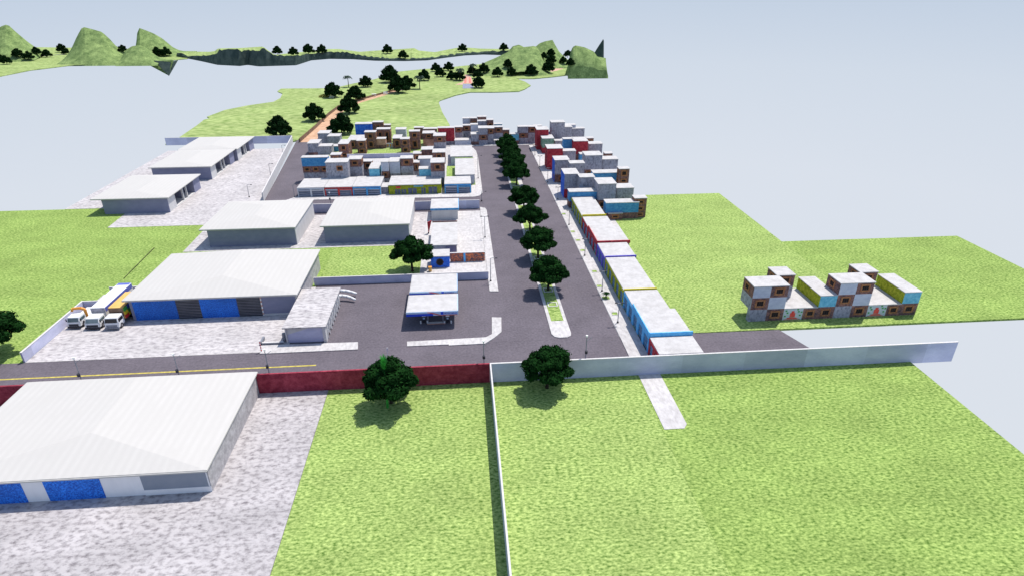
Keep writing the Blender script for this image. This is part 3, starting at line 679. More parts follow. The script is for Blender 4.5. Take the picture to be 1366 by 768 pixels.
D(440,590,138,205,130,[(1,G)],227, dmax=3)
D(588,688,120,200,110,[(1,BR)],226, win=(0,), dmax=4)
D(457,597,250,520,212,[(.36,G),(.34,BR),(.3,G)],218, win=(1,), dmax=7)
D(598,700,250,480,212,[(.36,BR),(.64,G)],219, win=(0,), dmax=6)
D(700,826,186,300,178,[(1,TL)],226, dmax=5)
D(700,835,232,440,215,[(.36,BR),(.64,G)],221, win=(0,), dmax=4)
D(838,940,275,365,262,[(1,BR)],221, win=(0,), dmax=5)
D(700,800,440,515,410,[(1,G)],218, dmax=3)
D(962,1088,342,515,330,[(.6,TL),(.4,BR)],218.3, dmax=5)
hrect(pD, ZC, 260,330,98,215,94, [(.35,G),(.3,BR),(.35,G)], Y=219, win=(1,), dmax=5)
hrect(pD, ZC, 326,392,98,205,92, [(.35,BR),(.65,G)], Y=219.5, win=(0,), dmax=5)
hrect(pD, ZC, 370,424,92,110,87, [(1,BR)], Y=227, dmax=4)
pR = ('right of the avenue', 'houses right of the avenue')
def E(xl, xr, yt, yb, yback, bands, zt, **k): hrect(pR, ZC, xl, xr, yt, yb, yback, bands, zt=zt, z0=0, **k)
E(612,822,540,600,518,[(.55,BL),(.45,BR)],4.35)
E(863,1085,615,690,590,[(.6,BL),(.4,BR)],4.1)
E(878,972,688,735,660,[(1,BR)],1.7,win=(0,),dmax=3)
E(1055,1137,585,705,565,[(.35,BR),(.33,BR),(.32,BR)],4.9,win=(0,1,2))
E(808,930,487,600,445,[(.62,G),(.38,BR)],6.6,win=(1,))
E(935,1050,515,585,485,[(1,G)],5.0)
E(775,970,412,482,390,[(.6,BL),(.4,BR)],4.35)
E(950,1020,385,480,372,[(.4,BR),(.3,BR),(.3,BR)],6.0,win=(0,1))
E(578,676,420,530,382,[(.6,G),(.4,RD)],6.6,side='deep_blue')
E(683,784,442,515,418,[(1,G)],6.6)
E(512,610,325,432,297,[(.62,G),(.38,BR)],6.6,side='deep_blue',win=(1,))
E(616,715,347,410,328,[(1,G)],6.6)
E(720,835,293,400,265,[(.62,G),(.38,BR)],6.6,win=(1,))
E(838,943,320,390,298,[(1,G)],5.0)
E(685,716,285,325,278,[(1,BL)],3.4)
E(462,566,246,340,218,[(1,RD)],6.6,side='red_paint')
E(568,655,264,325,248,[(1,G)],5.2)
E(572,640,182,242,172,[(1,BL)],6.6)
E(642,738,196,290,168,[(.6,RD),(.4,BR)],6.6)
E(746,837,215,272,198,[(1,G)],4.6)
E(855,907,280,298,268,[(1,BR)],3.4,win=(0,))
E(428,506,178,240,153,[(.6,'green_paint'),(.4,RD)],5.0)
E(514,570,194,232,180,[(1,G)],3.2)
E(390,470,118,205,96,[(1,RD)],7.0)
E(474,532,134,180,122,[(1,BL)],4.6)
E(488,580,68,150,52,[(1,G)],8.6,dmax=4)
E(535,630,100,175,76,[(1,G)],6.6)
E(615,656,86,102,80,[(1,'plaster_light')],6.0,dmax=3)
E(630,715,110,166,100,[(1,G)],5.0)
E(730,778,176,196,168,[(1,BR)],3.0,win=(0,))
# labels for the houses: their look, then their place among the houses they stand with
groups = {}
for h in HOUSES: groups.setdefault((h[1][0], tuple(b[1] for b in h[3])), []).append(h)
for (pl, ms), hs in groups.items():
    hs.sort(key=lambda h: h[2])
    for i, h in enumerate(hs):
        look = LOOK[ms[0]]
        if len(ms) > 1 and ms[1] != ms[0]: look += ' over '+LOOK[ms[1]]
        elif len(ms) > 1: look = 'tall '+look if len(ms) > 2 or ms[0] == 'brick' else 'two storey '+look
        tail = '' if len(hs) == 1 else ', %s from left' % ORD[i+1]
        tag(h[0], '%s house %s%s' % (look, h[1][0], tail), 'house', h[1][1])

# ------------------------------------------------------------------ painted shops
def shopfronts(root, x0, x1, y, h, frame, n, fill='shop_shutter'):
    """south facing bays: posts and fascia in the shop's colour round recessed shutters"""
    w = (x1-x0)/n
    for i in range(n):
        a, b = x0+i*w, x0+(i+1)*w; t = .22
        part('bay_post', MB().box(a, a+t, y-.25, y, 0, h-.5), frame, root); part('bay_post', MB().box(b-t, b, y-.25, y, 0, h-.5), frame, root)
        s = part('shutter', MB().box(a+t, b-t, y-.05, y, 0, h-.75), fill, root)
        sl = MB()
        for k in range(3): sl.box(a+t+.1, b-t-.1, y-.1, y-.051, .35+k*.55, .5+k*.55)
        part('shelf_bar', sl, 'plaster_light', s)
        part('awning', MB().box(a+t, b-t, y-.6, y-.06, h-.78, h-.68), frame if i % 2 else 'plaster_light', root)
    part('fascia', MB().box(x0, x1, y-.26, y, h-.5, h-.18), frame, root)
def shop(label, xa, xb, Y, depth, h, frame, n, body='plaster_grey'):
    x0, x1 = on(xa, 256, Y).x, on(xb, 256, Y).x
    r = thing('shop', label, 'shop', ((x0+x1)/2, Y, 0), 'painted shops on the cross street')
    part('wall', MB().box(x0+.02, x1-.02, Y, Y+depth, 0, h-.17), body, r)
    part('roof', MB().box(x0, x1, Y-.3, Y+depth, h-.17, h), 'plaster_roof', r, bevel=.02)
    if n: shopfronts(r, x0+.05, x1-.05, Y, h, frame, n)
    return r, x0, x1
YS = 161.4
shop('white fronted shop with two dark shutters at the left end of the cross street row', 397, 433.2, YS, 8.6, 2.6, 'white_paint', 2)
shop('red fronted shop with two dark shutters between the white and the blue shop', 433.6, 470.6, YS, 9.2, 2.6, 'bright_red', 2)
shop('light blue fronted shop with two shutters between red and olive shops', 471, 508.5, YS, 9.6, 2.6, 'sky_paint', 2)
r, x0, x1 = shop('narrow plain grey annex between the light blue and the olive shop', 509, 518.2, YS+1.2, 4, 1.9, 'plaster_grey', 0)
r, x0, x1 = shop('wide olive green shop with small windows and a red sign', 518.7, 588.7, YS, 8.8, 2.75, 'olive_paint', 0, 'olive_paint')
W_ = x1-x0
for f0, f1, hh in ((.12,.22,1.4),(.24,.33,1.4),(.37,.53,1.7),(.62,.70,1.7),(.76,.92,1.9)):
    s = part('shop_window', MB().box(x0+W_*f0, x0+W_*f1, YS-.06, YS, .15, hh), 'shop_shutter', r)
    part('mullion', MB().box(x0+W_*(f0+f1)/2-.06, x0+W_*(f0+f1)/2+.06, YS-.1, YS-.061, .15, hh), 'olive_paint', s)
part('sign', MB().box(x0+W_*.14, x0+W_*.23, YS-.14, YS-.001, 1.75, 2.25), 'bright_red', r); part('sign', MB().box(x0+W_*.48, x0+W_*.66, YS-.12, YS-.001, 2.05, 2.4), 'teal_paint', r)
r, x0, x1 = shop('blue fronted shop with two shutters at the avenue corner', 593.2, 628.6, YS, 7.0, 2.7, 'sky_paint', 2)
part('corner_panel', MB().box(x1, x1+.06, YS+.2, YS+5, 0, 2.4), 'plaster_grey', r)
for lab, ya, yb, xw, h in (('flat white roofed shop with lime green edge facing the avenue, behind the corner shop', 169.2, 187.8, -1.9, 2.9), ('flat white roofed shop at the far end of the left block facing the avenue', 190.4, 205, -3.4, 2.9)):
    r = thing('shop', lab, 'shop', (1, (ya+yb)/2, 0), 'white shops facing the avenue')
    part('wall', MB().box(xw+.2, 3.6, ya+.3, yb-.2, 0, h-.18), 'plaster_light', r); part('roof', MB().box(xw, 3.78, ya, yb, h-.18, h), 'plaster_roof', r, bevel=.02)
    part('edge_trim', MB().box(xw, 3.8, yb+.01, yb+.3, h-.4, h+.12), 'lime_paint' if ya < 180 else 'plaster_roof', r)
    d = part('side_door', MB().box(xw+.14, xw+.2, ya+4, ya+9, 0, 2.2), 'slate_panel', r)
    for kk in range(3):
        part('shutter', MB().box(3.6, 3.66, ya+1.2+kk*4.6, ya+4.8+kk*4.6, 0, 2.2), 'shop_shutter', r)
def sideshop(label, x1, y0, y1, h, col, cap, bays, tall=0, notch=None, para=.35):
    r = thing('shop', label, 'shop', (30, (y0+y1)/2, 0), 'row of shops along the avenue footpath'); x0 = 27.55
    part('wall', MB().box(x0, x1-.1, y0+.05, y1-.05, 0, h-.17), 'plaster_grey', r)
    part('roof', MB().box(x0-.15, x1, y0+.2, y1-.02, h-.17, h), 'plaster_roof', r, bevel=.02)
    if notch: part('rear_roof', MB().box(x1+.01, x1+notch[1], y0+.2, y0+(y1-y0)*notch[0], h-.27, h-.1), 'plaster_roof', r); part('rear_wall', MB().box(x1-.09, x1+notch[1]-.1, y0+.3, y0+(y1-y0)*notch[0]-.1, 0, h-.28), 'plaster_grey', r)
    if para: part('parapet', MB().box(x0-.15, x1+(notch[1] if notch else 0), y0, y0+.19, h-.3, h+para), cap, r, bevel=.02)
    w = (y1-y0)/bays
    for i in range(bays):
        a, b = y0+i*w, y0+(i+1)*w
        part('bay_post', MB().box(x0-.22, x0, a+.05, a+.5, 0, h-.5), col, r); part('bay_post', MB().box(x0-.22, x0, b-.5, b-.05, 0, h-.5), col, r)
        s = part('shutter', MB().box(x0-.06, x0, a+.5, b-.5, 0, h-.75), 'shop_shutter', r)
        sl = MB()
        for kk in range(4): sl.box(x0-.1, x0-.061, a+.6, b-.6, .25+kk*.5, .4+kk*.5)
        part('shelf_bar', sl, 'blue_paint', s)
    part('fascia', MB().box(x0-.24, x0-.001, y0+.05, y1-.05, h-.72, h-.18), col, r)
    if tall: part('sign_board', MB().box(x0-.3, x0-.16, y0, y0+(y1-y0)*tall, h-.17, h+.55), col, r)
    return r
sideshop('olive fronted avenue shop with yellow edge, next to the blue houses', 33.0, 131.4, 146.6, 3.0, 'olive_paint', 'yellow_paint', 5)
sideshop('avenue shop with a dark red edge and red sign board', 33.2, 115.1, 131.2, 2.95, 'red_paint', 'red_paint', 5, .55, (.62, 1.2))
sideshop('avenue shop with a purple edge between the red and the olive one', 33.6, 107.4, 114.9, 2.95, 'purple_paint', 'purple_paint', 3, 0, None, .25)
sideshop('olive fronted avenue shop with yellow edge, between purple and blue ones', 33.2, 92.7, 107.2, 3.0, 'olive_paint', 'yellow_paint', 5, 0, None, .3)
sideshop('avenue shop with a bright blue edge and raised blue sign board', 33.2, 77.2, 92.5, 3.1, 'sky_paint', 'sky_paint', 5, .62, (.55, .9), .45)
sideshop('avenue shop with a dark red front, nearest the grey boundary wall', 34.0, 72.1, 77.0, 2.9, 'red_paint', 'plaster_roof', 2, 0, None, .0)

# ------------------------------------------------------------------ the two house groups on the right hand lawn
M, F, X0, Y0 = 2.96, 2.17, 47.0, 85.5
def rbox(quad, z): 
    o = (960, 330, 4.139); p = [at(o[0]+x/o[2], o[1]+y/o[2], z) for x, y in quad]
    return p
def unit(ox, tagtxt):
    r = thing('stepped_house', '%s of the two stepped grey and brick houses with green wings' % tagtxt, 'house', (ox, Y0, 0), 'stepped houses on the right lawn')
    X = lambda i: ox+M*i
    zf = [0, F, 2*F, 3*F]
    # storey by storey; the ground storey's left bay is only one bay deep
    o = part('wall', MB().box(X(0), X(1), Y0, Y0+.9, -.1, zf[1]), G, r)
    o = part('wall', MB().box(X(1), X(2), Y0, Y0+6, -.1, zf[1]), BR, r); windows(o, X(1), X(2), Y0, 0, zf[1])
    m = part('wall', MB().box(X(2), X(3.15), Y0, Y0+7.3, -.1, zf[1]-.12), 'mural_white', r)
    mu = MB(); mu.box(X(2)+1.2, X(2)+2.1, Y0-.04, Y0, .55, 1.3).box(X(2)+1.4, X(2)+1.9, Y0-.04, Y0, 1.3, 1.65).box(X(2)+.8, X(2)+2.5, Y0-.04, Y0, .2, .4); part('mural_figure', mu, 'bright_red', m)
    mu = MB()
    for kx, kz in ((.2,.7),(.55,1.3),(.3,1.7),(2.5,1.5),(2.8,.8),(2.3,1.9),(3.0,1.4)): mu.box(X(2)+kx, X(2)+kx+.3, Y0-.04, Y0, kz-.1, kz+.14)
    part('mural_leaf', mu, 'box_green', m)
    mu = MB().hexa([(X(2)+.1,Y0-.03,0),(X(3)+.3,Y0-.03,0),(X(3)+.3,Y0,0),(X(2)+.1,Y0,0),(X(2)+1.3,Y0-.03,.55),(X(2)+2.0,Y0-.03,.55),(X(2)+2.0,Y0,.55),(X(2)+1.3,Y0,.55)]); part('mural_path', mu, 'salmon', m)
    o = part('wall', MB().box(X(3.15), X(4), Y0, Y0+7.3, -.1, zf[1]-.12), BR, r); windows(o, X(3.15), X(4), Y0, 0, zf[1]-.12)
    o = part('wall', MB().box(X(4), X(5), Y0, Y0+7.3, -.1, zf[1]), BR, r); windows(o, X(4), X(5), Y0, 0, zf[1])
    part('terrace', MB().box(X(2)-.02, X(4)-.0, Y0-.03, Y0+7.3, zf[1]-.12, zf[1]+.02), 'plaster_roof', r)
    o = part('wall', MB().box(X(0), X(1), Y0, Y0+3.8, zf[1]+.003, zf[2]), BR, r); windows(o, X(0), X(1), Y0, zf[1], zf[2])
    part('side_render', MB().box(X(0)-.04, X(0)-.001, Y0+.0, Y0+3.8, zf[1]+.004, zf[2]-.004), G, r)
    part('wall', MB().box(X(1), X(2), Y0, Y0+3.8, zf[1]+.003, zf[2]), 'plaster_light', r)
    o = part('wall', MB().box(X(0), X(1), Y0, Y0+3.8, zf[2], zf[3]-.15), 'plaster_light', r)
    o = part('wall', MB().box(X(1), X(2), Y0, Y0+3.8, zf[2], zf[3]-.15), BR, r); windows(o, X(1), X(2), Y0, zf[2], zf[3]-.1); swindows(o, X(2), Y0+.4, Y0+4, zf[2], zf[3], 1)
    o = part('side_brick', MB().box(X(0)-.05, X(0)-.001, Y0, Y0+3.8, zf[2]+.004, zf[3]-.16), BR, r); swindows(o, X(0)-.05, Y0+.4, Y0+4, zf[2], zf[3]-.1, -1)
    part('roof', MB().box(X(0)-.1, X(2)+.1, Y0-.1, Y0+3.79, zf[3]-.15, zf[3]), 'plaster_roof', r, bevel=.02)
    # block behind, standing corner to corner with the front stack
    part('rear_wall', MB().box(X(1.95), X(3.03), Y0+3.9, Y0+7.2, zf[1]+.021, zf[2]), G, r)
    o = part('rear_wall', MB().box(X(1.95), X(3.03), Y0+3.9, Y0+7.2, zf[2]+.001, zf[3]-.15), BR, r); windows(o, X(2.0), X(3.03), Y0+3.9, zf[2], zf[3]-.1); swindows(o, X(1.95), Y0+3.79, Y0+7.1, zf[2], zf[3], -1); swindows(o, X(3.03), Y0+4, Y0+7.1, zf[2], zf[3], 1)
    part('roof', MB().box(X(1.95)-.1, X(3.03)+.1, Y0+3.8, Y0+7.3, zf[3]-.147, zf[3]+.003), 'plaster_roof', r, bevel=.02)
    # green wing with teal front over the fifth bay
    part('wing', MB().box(X(4), X(5), Y0, Y0+7.3, zf[1]+.003, zf[2]-.13), 'teal_paint', r)
    part('wing_side', MB().box(X(4)-.05, X(4)-.001, Y0+.02, Y0+7.3, zf[1]+.03, zf[2]-.135), 'olive_paint', r)
    part('roof', MB().box(X(4)-.12, X(5)+.06, Y0-.06, Y0+7.4, zf[2]-.13, zf[2]), 'plaster_roof', r, bevel=.02)
    return r
unit(X0, 'left'); unit(X0+5*M+.02, 'right')

# ------------------------------------------------------------------ lamps and poles
def lamp(x, y, h, style, label, group, arm=1.0):
    r = thing('street_lamp', label, 'street lamp', (x, y, 0), group)
    part('pole', MB().tube((x,y,0),(x,y,h),.075,.05), 'pole_metal', r)
    part('base', MB().tube((x,y,0),(x,y,.35),.2,.16), 'dark_metal', r)
    if style == 'T':
        part('arm', MB().tube((x-.75*arm,y,h),(x+.75*arm,y,h),.06), 'pole_metal', r)
        for s in (-1, 1): part('lamp_head', MB().box(x+s*.75*arm-.22, x+s*.75*arm+.22, y-.14, y+.14, h-.02, h+.12), 'dark_metal', r, bevel=.03)
    elif style == 'P':
        part('lamp_head', MB().tube((x,y,h),(x,y,h+.32),.10,.17), 'lamp_white', r)
        part('transformer', MB().tube((x,y-.22,h*.58),(x,y-.22,h*.58+.42),.2), 'dark_metal', r)
        part('arm', MB().tube((x,y,h-.6),(x+.8,y+.1,h-.05),.035), 'pole_metal', r)
    else:
        part('arm', MB().path([(x,y,h),(x+.5,y,h+.15),(x+1.0,y,h+.1)],[.05,.05,.04]), 'pole_metal', r)
        part('lamp_head', MB().box(x+.8, x+1.3, y-.12, y+.12, h, h+.14), 'dark_metal', r, bevel=.03)
    return r
pl = [(102.3,478.8),(234,473.7),(354.4,468),(645.3,456.5),(782,449.5)]
for i, (xp, yp) in enumerate(pl):
    Y = 72.7; p = on(xp+1.5*(0 if xp > 500 else 1), yp+14, Y); X = p.x
    lamp(X, Y, hz(X, Y, yp), 'P', 'grey lamp post with transformer behind the boundary wall, %s from left' % ORD[i+1], 'lamp posts on the main road')
el = [(824,430,404),(803,388,362),(780,341,319),(759,300,281),(744,266,250),(730.5,243.3,224.5),(720,222.8,208.5),(713.5,207.5,195)]
for i, (xp, yp, yt) in enumerate(el):
    p = at(xp, yp, .13); lamp(p.x, p.y, hz(p.x, p.y, yt), 'T', 'dark two headed street lamp on the right footpath, %s from the wall' % ORD[i+1], 'lamps on the right footpath', .7)
for lab, xp, yp, yt, st in (('street lamp on the left footpath close to the fuel station wall', 654.5,375,345,'A'), ('street lamp on the left footpath with an arm, by the corner lot', 647,316.7,289,'T'), ('street lamp on the left footpath beside the white avenue shops', 637.8,238,208,'A'), ('street lamp on the corner of cross street and avenue', 642.5,268,256,'A'), ('street lamp at the left end of the painted shops', 393,263,247,'A')):
    p = at(xp, yp, .13); lamp(p.x, p.y, hz(p.x, p.y, yt), st, lab, 'lamps on the left side')
p = Vector((-33.6, 152, 0)); lamp(p.x, p.y, 3.6, 'P', 'short lamp post on the cross street between the two plain sheds', 'lamps on the left side')
for i, (xp, yp, yt) in enumerate([(330,263.5,247),(359,235.6,219),(376.4,212,194.5)]):
    p = at(xp, yp); lamp(p.x+.5, p.y, hz(p.x, p.y, yt), 'A', 'street lamp along the slanting white wall, %s from the front' % ORD[i+1], 'lamps along the slanting wall')
p = at(517, 477); sp_ = thing('sign_post', 'tiny white post on the main road beyond the tree with the green sapling', 'post', (p.x, p.y, 0))
part('post', MB().tube((p.x,p.y,0),(p.x+.1,p.y,1.5),.06), 'white_paint', sp_); part('plate', MB().box(p.x-.02, p.x+.22, p.y-.03, p.y+.03, 1.3, 1.8), 'white_paint', sp_)
p0, p1 = at(165,372), at(206,331); tag(MB().tube((p0.x,p0.y,.1),(p1.x,p1.y,.12),.05,.06).build('pole', 'bark'), 'thin dark pole lying on the left lawn behind the trucks', 'pole')

# planting on the right footpath and the median pits
for i, (xp, yp) in enumerate([(752,285.5),(764,309),(771,320.5),(777,334),(793,362),(799.5,381.5),(820,418)]):
    p = at(xp, yp, .13)
    t = thing('tree_grate', 'small square grassy planting bed in the right footpath, %s from far end' % ORD[i+1], 'planting bed', (p.x, p.y, .13), 'planting beds in the right footpath')
    fr = MB().box(p.x-.55,p.x+.55,p.y-.55,p.y-.45,.13,.19).box(p.x-.55,p.x+.55,p.y+.45,p.y+.55,.13,.19).box(p.x-.55,p.x-.45,p.y-.45,p.y+.45,.13,.19).box(p.x+.45,p.x+.55,p.y-.45,p.y+.45,.13,.19)
    part('frame', fr, 'kerb', t); part('turf', MB().box(p.x-.44,p.x+.44,p.y-.44,p.y+.44,.12,.165), 'grass', t)
p = at(808.3, 397, .13)
t = thing('palm_plant', 'small spiky palm plant in a bed of the right footpath', 'plant', (p.x, p.y, .13))
mb = MB(); rr = random.Random(5)
for k in range(16):
    a = 2*math.pi*k/16; l = .8+.3*rr.random(); q = Vector((math.cos(a), math.sin(a), 0))
    b0 = Vector((p.x,p.y,.6)); m1 = b0+q*l*.5+Vector((0,0,.5)); e1 = b0+q*l+Vector((0,0,.25)); sd = Vector((-q.y,q.x,0))*.08
    i0 = len(mb.v); mb.v += [tuple(v) for v in (b0-sd, b0+sd, m1-sd*1.3, m1+sd*1.3, e1)]; mb.f += [(i0,i0+1,i0+3,i0+2),(i0+2,i0+3,i0+4)]
part('frond', mb, 'leaf', t); part('trunk', MB().tube((p.x,p.y,.13),(p.x,p.y,.65),.12,.09), 'bark', t)
part('bed', MB().box(p.x-.6,p.x+.6,p.y-.6,p.y+.6,.13,.16), 'grass', t)
MT = [94.0, 99.7, 114.8, 129.9, 144.1, 167.0, 175.5, 184.5, 193.5, 202.5]
for i, y in enumerate(MT):
    if i in (0, 1, 2, 3, 5):
        x = 15.1
        fr = MB(); a, t_ = .85, .16
        fr.box(x-a,x+a,y-.65-t_,y-.65,.15,.24).box(x-a,x+a,y+.65,y+.65+t_,.15,.24).box(x-a,x-a+t_,y-.65,y+.65,.15,.24).box(x+a-t_,x+a,y-.65,y+.65,.15,.24)
        o = fr.build('tree_pit', 'wall_cap', loc=(x,y,.15))
        tag(o, 'white square tree pit frame on the median, %s from the main road' % ORD[[0,1,2,3,5].index(i)+1], 'kerb', 'tree pits on the median')

# ------------------------------------------------------------------ trees
def crown_mesh(seed, nclump, nleaf, size, Rx=4.35, zc=4.2, Hh=3.5, m='leaf', flat=True):
    rr = random.Random(seed); mb = MB(); cl = []
    # lobes: a flat lower ring, a second ring and a cap, with filling inside
    n1, n2 = int(nclump*.5), int(nclump*.32)
    for k in range(n1):
        a = 2*math.pi*k/n1+rr.gauss(0, .12); rad = Rx*(.76 if k % 2 else .60)*(.92+.16*rr.random())
        cl.append((Vector((math.cos(a)*rad, math.sin(a)*rad, zc-Hh*.22+rr.random()*.7)), .88*(.85+.35*rr.random())))
    for k in range(n2):
        a = 2*math.pi*k/n2+rr.gauss(0, .2)+.3; rad = Rx*.47*(.85+.3*rr.random())
        cl.append((Vector((math.cos(a)*rad, math.sin(a)*rad, zc+Hh*.25+rr.random()*.6)), 1.0*(.8+.4*rr.random())))
    for k in range(nclump-n1-n2):
        a = rr.random()*6.28; rad = Rx*.22*rr.random()
        cl.append((Vector((math.cos(a)*rad, math.sin(a)*rad, zc+Hh*.55+rr.random()*.7)), .9*(.8+.3*rr.random())))
    for k in range(int(nclump*.6)):
        a = rr.random()*6.283; rad = Rx*.5*rr.random()
        cl.append((Vector((math.cos(a)*rad, math.sin(a)*rad, zc-.3+rr.random()*1.6)), 1.2))
    per = nleaf//len(cl)
    for c, s in cl:
        for k in range(per):
            d = Vector((rr.gauss(0,1), rr.gauss(0,1), rr.gauss(0,1))).normalized()
            p = c+Vector((d.x*1.15, d.y*1.15, d.z*.8))*s*(.45+.55*rr.random()**.4)*(1.22 if rr.random() < .1 else 1)
            if p.z < zc-Hh*.48: p.z = zc-Hh*.48+rr.random()*.4
            nrm = (d+Vector((rr.gauss(0,.5), rr.gauss(0,.5), rr.gauss(.3,.5)))).normalized()
            t = nrm.orthogonal().normalized(); t = Matrix.Rotation(rr.random()*6.28, 3, nrm) @ t; b = nrm.cross(t)
            w = size*(.7+.6*rr.random()); i0 = len(mb.v)
            mb.v += [tuple(p-t*w), tuple(p+b*w*.45), tuple(p+t*w), tuple(p-b*w*.45)]; mb.f.append((i0,i0+1,i0+2,i0+3))
    return mb
def trunk_mesh(seed, zc=3.2, r=.24):
    rr = random.Random(seed); mb = MB()
    mb.path([(0,0,-.1),(.05,.03,1.2),(-.03,.06,zc)], [r*1.25,r,r*.8])
    for k in range(6):
        a = k*1.05+rr.random()*.4; l = 1.6+rr.random()*.9
        e = (math.cos(a)*l, math.sin(a)*l, zc+.5+rr.random()*1.2)
        mb.path([(0,.04,1.7+k*.18),(e[0]*.5,e[1]*.5,(2.1+e[2])/2+.1),e], [r*.5,r*.35,r*.14])
    return mb
def make_tree(seed, n, size, m, name='tree', **k):
    t = bpy.data.objects.new(name, None); COL.objects.link(t); t.empty_display_size = .3
    crown_mesh(seed, k.pop('nclump', 24), n, size, m=m, **k).build('crown', m, t); trunk_mesh(seed).build('trunk', 'bark', t, smooth=True)
    return t
NEAR = [make_tree(11, 15000, .30, 'leaf'), make_tree(23, 15000, .30, 'leaf')]
FAR = [make_tree(31, 2600, .62, 'leaf_far', nclump=20, zc=3.0, Hh=4.0, Rx=4.7), make_tree(37, 2600, .62, 'leaf_far', nclump=20, zc=3.0, Hh=4.0, Rx=4.7), make_tree(41, 2600, .62, 'leaf_far', nclump=20, zc=3.0, Hh=4.0, Rx=4.7)]
used = set()
def plant(proto, loc, s, rz, label, group=None, sz=1):
    if id(proto) not in used: t = proto; used.add(id(proto))
    else:
        t = proto.copy(); COL.objects.link(t)
        for ch in proto.children:
            c = ch.copy(); COL.objects.link(c); c.parent = t
    t.location = loc; t.scale = (s, s, s*sz); t.rotation_euler = (0,0,rz)
    return tag(t, label, 'tree', group)
plant(NEAR[0], (-10.6,67.9,0), .93, .3, 'dark leafy tree on the front lawn before the red wall, left of the dividing wall')
plant(NEAR[1], (10.8,69.6,0), .89, 1.2, 'dark leafy tree on the front lawn before the pale grey wall')
plant(NEAR[0], (-10.4,110.6,0), 1.0, 2.1, 'dark leafy tree on the lawn left of the blue kiosk')
plant(NEAR[1], (*at(-3,472).xy, 0), 1.05, 4, 'dark leafy tree cut by the left picture edge beside the truck yard')
for i, y in enumerate(MT[1:]):
    plant(NEAR[i % 2], (15.1 if y < 160 else 15.4, y, .15), .93, i*1.3, 'dark leafy tree on the avenue median, %s counting from the main road' % ORD[i+1], 'trees on the avenue median')
sp_ = thing('sapling', 'slender bright green sapling growing up through the tree before the red wall', 'sapling', (-11.0, 66.9, 0))
part('stem', MB().path([(-11.0,66.9,0),(-10.95,66.95,3),(-10.9,67,6.4)], [.17,.13,.06]), 'sapling_leaf', sp_)
mb = MB(); rr = random.Random(9)
for k in range(60):
    a = rr.random()*6.28; z = 5.7+rr.random()*1.5; b0 = Vector((-10.9,67.0,z)); q = Vector((math.cos(a)*.5,math.sin(a)*.5,.9)); sd = Vector((-q.y,q.x,0))*.16
    i0 = len(mb.v); mb.v += [tuple(v) for v in (b0-sd*.3, b0+q*.5-sd, b0+q*1.1, b0+q*.5+sd)]; mb.f.append((i0,i0+1,i0+2,i0+3))
part('leaf', mb, 'sapling_leaf', sp_)
def farset(lst, place, group, proto=FAR):
    lst = sorted(lst)
    for i, (x, yb, w) in enumerate(lst):
        p = land(x, yb+w*.06); d = (p-EYE).dot(FW); s = w*d/FPX/7.6
        s = max(.7, min(1.8, s))
        plant(proto[i % len(proto)], p-Vector((0,0,.6*s)), s, i*1.7, 'dark round tree %s, %s from the left' % (place, ORD[i+1]), group, 1.15)
farset([(373.9,180.5,30),(420.4,160,26),(444.5,129,21.4),(474.8,132.7,21),(488,115.5,16),(466,150,26),(456,177.4,30)], 'on the meadow beside the dirt road', 'trees beside the dirt road')
farset([(521,109,24),(532,122.8,25),(543,118,19),(565.7,107,16),(581.5,95,12.5),(587.7,102,13),(598.6,94,12.5),(602.6,106,13),(613,106.5,14),(629.6,99,12.5),(637,104,13),(638.8,116.5,16),(645.4,97,14),(663.5,102,14)], 'in the cluster round the plaza', 'trees round the plaza')
farset([(677.7,89.5,11.5),(682.3,100.5,12.5),(708.6,99.5,15),(731,95.5,16),(725,79,9),(735,84,12),(735,74,10),(751,84.5,10),(757,76,10),(760.7,88,11.5)], 'among the hills right of the plaza', 'trees among the right hills')
farset([(370.6,72.5,12),(392,74,12.5),(411.7,71.5,14),(429.6,71.3,13),(517,71,13),(538,78,12),(617,68.5,11),(671.7,67.5,11)], 'on the far shore strip beyond the water', 'trees on the far shore')
farset([(2,82.5,11),(9.5,85.3,12.5),(24.7,76,12.5),(38.9,79.3,12),(49.4,72.6,11),(63,76,11),(83,69.5,12),(88.3,72.8,9),(164,69,10),(211,74.5,13),(222,74.5,13)], 'on the far left shore among the hills', 'trees on the left shore')
# palms
def palm(seed):
    t = bpy.data.objects.new('palm_tree', None); COL.objects.link(t); rr = random.Random(seed); mb = MB()
    for k in range(22):
        a = 6.283*k/22+rr.random()*.2; l = 2.4+rr.random()*.8; up = .3+rr.random()*1.1; q = Vector((math.cos(a), math.sin(a), 0)); sd = Vector((-q.y,q.x,0))
        pts = [Vector((0,0,5.2))+q*l*u+Vector((0,0,up*math.sin(2.4*u)*1.1-1.5*u*u)) for u in (0,.3,.6,.85,1)]; ws = (.1,.38,.42,.28,.02); i0 = len(mb.v)
        for p, w in zip(pts, ws): mb.v += [tuple(p-sd*w), tuple(p+sd*w)]
        for j in range(4): mb.f.append((i0+2*j, i0+2*j+1, i0+2*j+3, i0+2*j+2))
    mb.build('frond', 'leaf_palm', t); MB().path([(0,0,-.1),(.1,0,2.6),(.02,.05,5.3)], [.24,.18,.14]).build('trunk', 'bark', t)
    return t
PALM = palm(3)
for lab, x, yb, s in (('thin palm tree standing alone on the left edge of the meadow', 465,115.5,1.0), ('palm tree between the dark trees above the dirt road bend', 560,118,1.15), ('greyish palm left of the pink plaza path', 614,107,1.15), ('greyish palm right of the pink plaza path', 631,100,1.15)):
    p = land(x, yb+1); t = plant(PALM, p, s, x, lab); t['category'] = 'palm tree'
